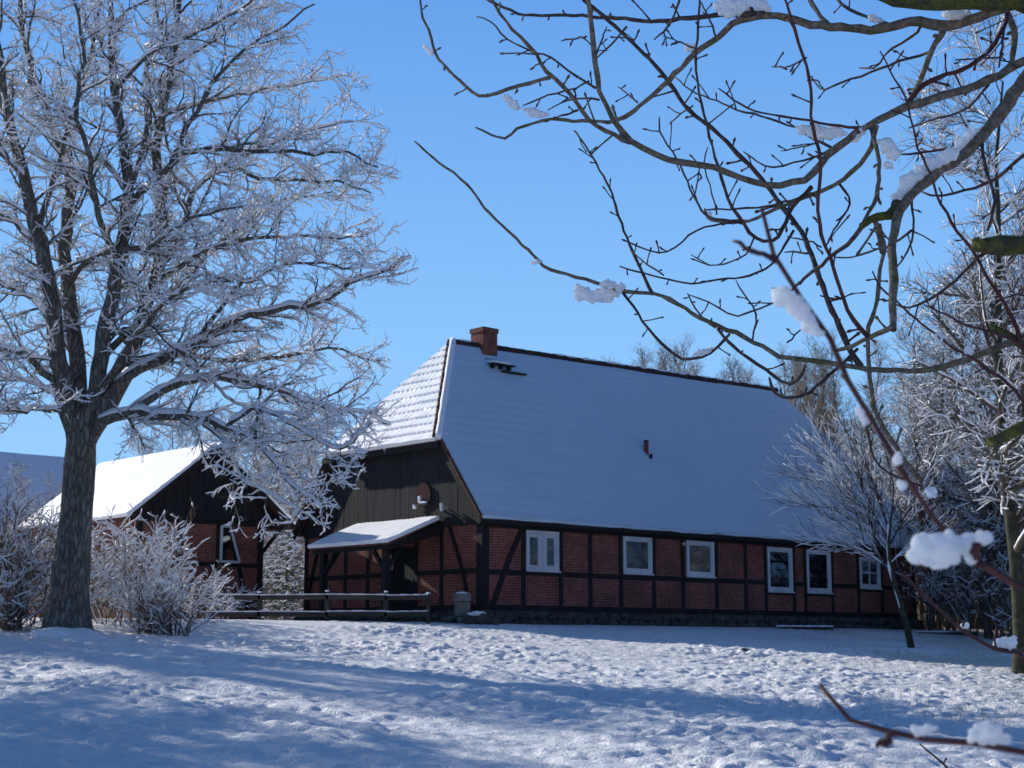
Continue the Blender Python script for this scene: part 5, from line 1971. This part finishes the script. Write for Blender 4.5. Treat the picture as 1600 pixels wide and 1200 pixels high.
# ---------------------------------------------------- snow clumps on boughs
def clump(i, spine, dep, rads, label, lumps=16, nz=.35):
    """fluffy lump of snow: many lobes along a spine of photo points, fused and roughened"""
    r = np.random.default_rng(900 + i)
    P = np.array([at(x, y, dep) for x, y in spine])
    n = max(4, len(P) * 3)
    Q = resample(P, n) if len(P) > 1 else np.repeat(P, n, 0)
    c = Q.mean(0)
    bm = bmesh.new()
    rr = np.interp(np.linspace(0, 1, n), np.linspace(0, 1, len(rads)), rads) * dep / F
    for k in range(n):
        s_ = rr[k] * r.uniform(.55, .75)
        m = Matrix.Translation(Vector(Q[k] - c)) @ Matrix.Diagonal((s_ * 1.1, s_ * .45, s_ * .85, 1))
        bmesh.ops.create_icosphere(bm, subdivisions=2, radius=1, matrix=m)
        for j in range(max(3, lumps // n) if rr.max() > .016 else 3):
            s_ = rr[k] * (r.uniform(.18, .5) if rr.max() > .016 else r.uniform(.35, .6))
            off = unit(r.normal(size=3)) * rr[k] * r.uniform(.3, .85) * np.array([1.15, .35, .9])
            m = Matrix.Translation(Vector(Q[k] - c + off)) @ Matrix.Rotation(r.uniform(0, 3), 4, Vector(unit(r.normal(size=3)))) @ Matrix.Diagonal((s_ * r.uniform(.7, 1.3), s_ * r.uniform(.7, 1.2), s_ * r.uniform(.5, .9), 1))
            bmesh.ops.create_icosphere(bm, subdivisions=2, radius=1, matrix=m)
    me = bpy.data.meshes.new('snow_clump')
    bm.to_mesh(me)
    bm.free()
    o = link('snow_clump', me, 'snow_clump', None, True)
    o.location = Vector(c)
    tag(o, label, 'snow', 'snow clumps on the near boughs')
    vs = max(rr.max() / 16, .0008)
    md = o.modifiers.new('fuse', 'REMESH')
    md.mode = 'VOXEL'
    md.voxel_size = vs
    md.use_smooth_shade = True
    tx = bpy.data.textures.new('lumps%d' % i, 'CLOUDS')
    tx.noise_scale = max(rr.max() * .5, .004)
    tx.noise_depth = 1
    d_ = o.modifiers.new('rough', 'DISPLACE')
    d_.texture = tx
    d_.strength = rr.max() * nz * .6
    d_.mid_level = .5
    d_.texture_coords = 'LOCAL'
    return o


def dep_on(nm, px, py):
    Q, _ = FT[nm]
    pp = np.array([proj(v) for v in Q])
    j = int(((pp - np.array([px, py])) ** 2).sum(1).argmin())
    return float(Q[j][1])


CL = [
    ('b', [(1128, 12), (1160, 14), (1190, 8)], [17, 22, 14], 'snow clump on the thin upper bough at the top edge, the topmost large one'),
    ('b', [(790, 152), (806, 168)], [8, 10], 'narrow crusty snow strip hanging from the upper left twig'),
    ('b', [(824, 172), (846, 179)], [9, 10], 'snow lump on the upper left twig right beside the narrow strip'),
    ('f', [(905, 458), (935, 462), (962, 458)], [14, 17, 10], 'snow clump hanging under the long low branch'),
    ('f', [(945, 443), (972, 450)], [10, 9], 'smaller snow clump lying on top of the long low branch'),
    ('e', [(1402, 308), (1425, 280)], [11, 16], 'lower end of the long snow bank on the steep mossy bough'),
    ('e', [(1440, 268), (1470, 248), (1490, 238)], [15, 17, 12], 'middle of the long snow bank on the steep mossy bough'),
    ('e', [(1502, 228), (1526, 206)], [12, 10], 'upper end of the long snow bank on the steep mossy bough'),
    ('d', [(1252, 202), (1280, 207), (1310, 206)], [11, 16, 12], 'snow clump left of the forking central bough'),
    ('d', [(1335, 218), (1348, 200)], [11, 8], 'small snow lump wedged behind the central bough'),
    ('ze', [(1384, 222), (1392, 240)], [12, 14], 'snow clump just below the fork of the central bough'),
    ('ze', [(1386, 258)], [8], 'little snow blob below the clump at the fork'),
    ('b', [(1484, 22), (1504, 24)], [12, 13], 'round snow clump below the top right bough'),
    ('b', [(1362, 29), (1374, 31)], [8, 7], 'tiny snow patch left of the round clump on the upper bough'),
    ('b', [(1076, 74)], [10], 'small snow ball on the thin branch below the top edge'),
    ('f', [(832, 411), (842, 408)], [5, 6], 'tiny snow speck far out on the long low branch'),
    ('o', [(664, 72), (674, 84)], [5, 6], 'tiny snow speck on the outermost upper left twig'),
    ('h', [(1090, 553), (1106, 548)], [6, 8], 'small snow pad on the drooping twig above the roof ridge'),
    ('y1', [(1466, 526)], [9], 'small snow ball on the red shoot at right'),
    ('y1', [(1512, 548)], [8], 'small snow pad on the red shoot, right of the snow ball'),
    ('n', [(1106, 334)], [6], 'tiny snow speck in the twig fork at the middle'),
    ('ra', [(1560, 1006), (1580, 1004)], [10, 12], 'snow pad at the lower end of the thin red shoot'),
    ('ra', [(1508, 978)], [6], 'tiny snow speck on the thin red shoot'),
    ('na', [(1218, 458), (1240, 475), (1256, 490), (1268, 515)], [18, 24, 16, 20], 'blurred snow clump on the upper part of the near red branch'),
    ('na', [(1436, 868), (1470, 858), (1505, 850), (1540, 842)], [26, 36, 26, 18], 'biggest blurred snow clump at the bend of the near red branch'),
    ('na', [(1342, 640), (1352, 660)], [8, 8], 'thin snow crust beside the near red branch'),
    ('na', [(1402, 718)], [11], 'small snow crust on the middle of the near red branch'),
    ('na', [(1410, 757)], [9], 'little snow crust left of the near red branch'),
    ('k', [(1456, 768)], [11], 'lone snow ball right of the near red branch'),
    ('nd', [(1430, 1142), (1452, 1140)], [10, 12], 'small blurred snow clump on the lowest near twig'),
    ('nd', [(1520, 1152), (1545, 1144), (1570, 1156)], [12, 20, 12], 'larger blurred snow clump on the lowest near twig'),
]
for i, (nm, sp_, rd, lab) in enumerate(CL):
    mx, my = sp_[len(sp_) // 2]
    clump(i, sp_, dep_on(nm, mx, my) - (.004 if nm != 'na' else .008), rd, lab, 36 if len(sp_) < 2 else 120)
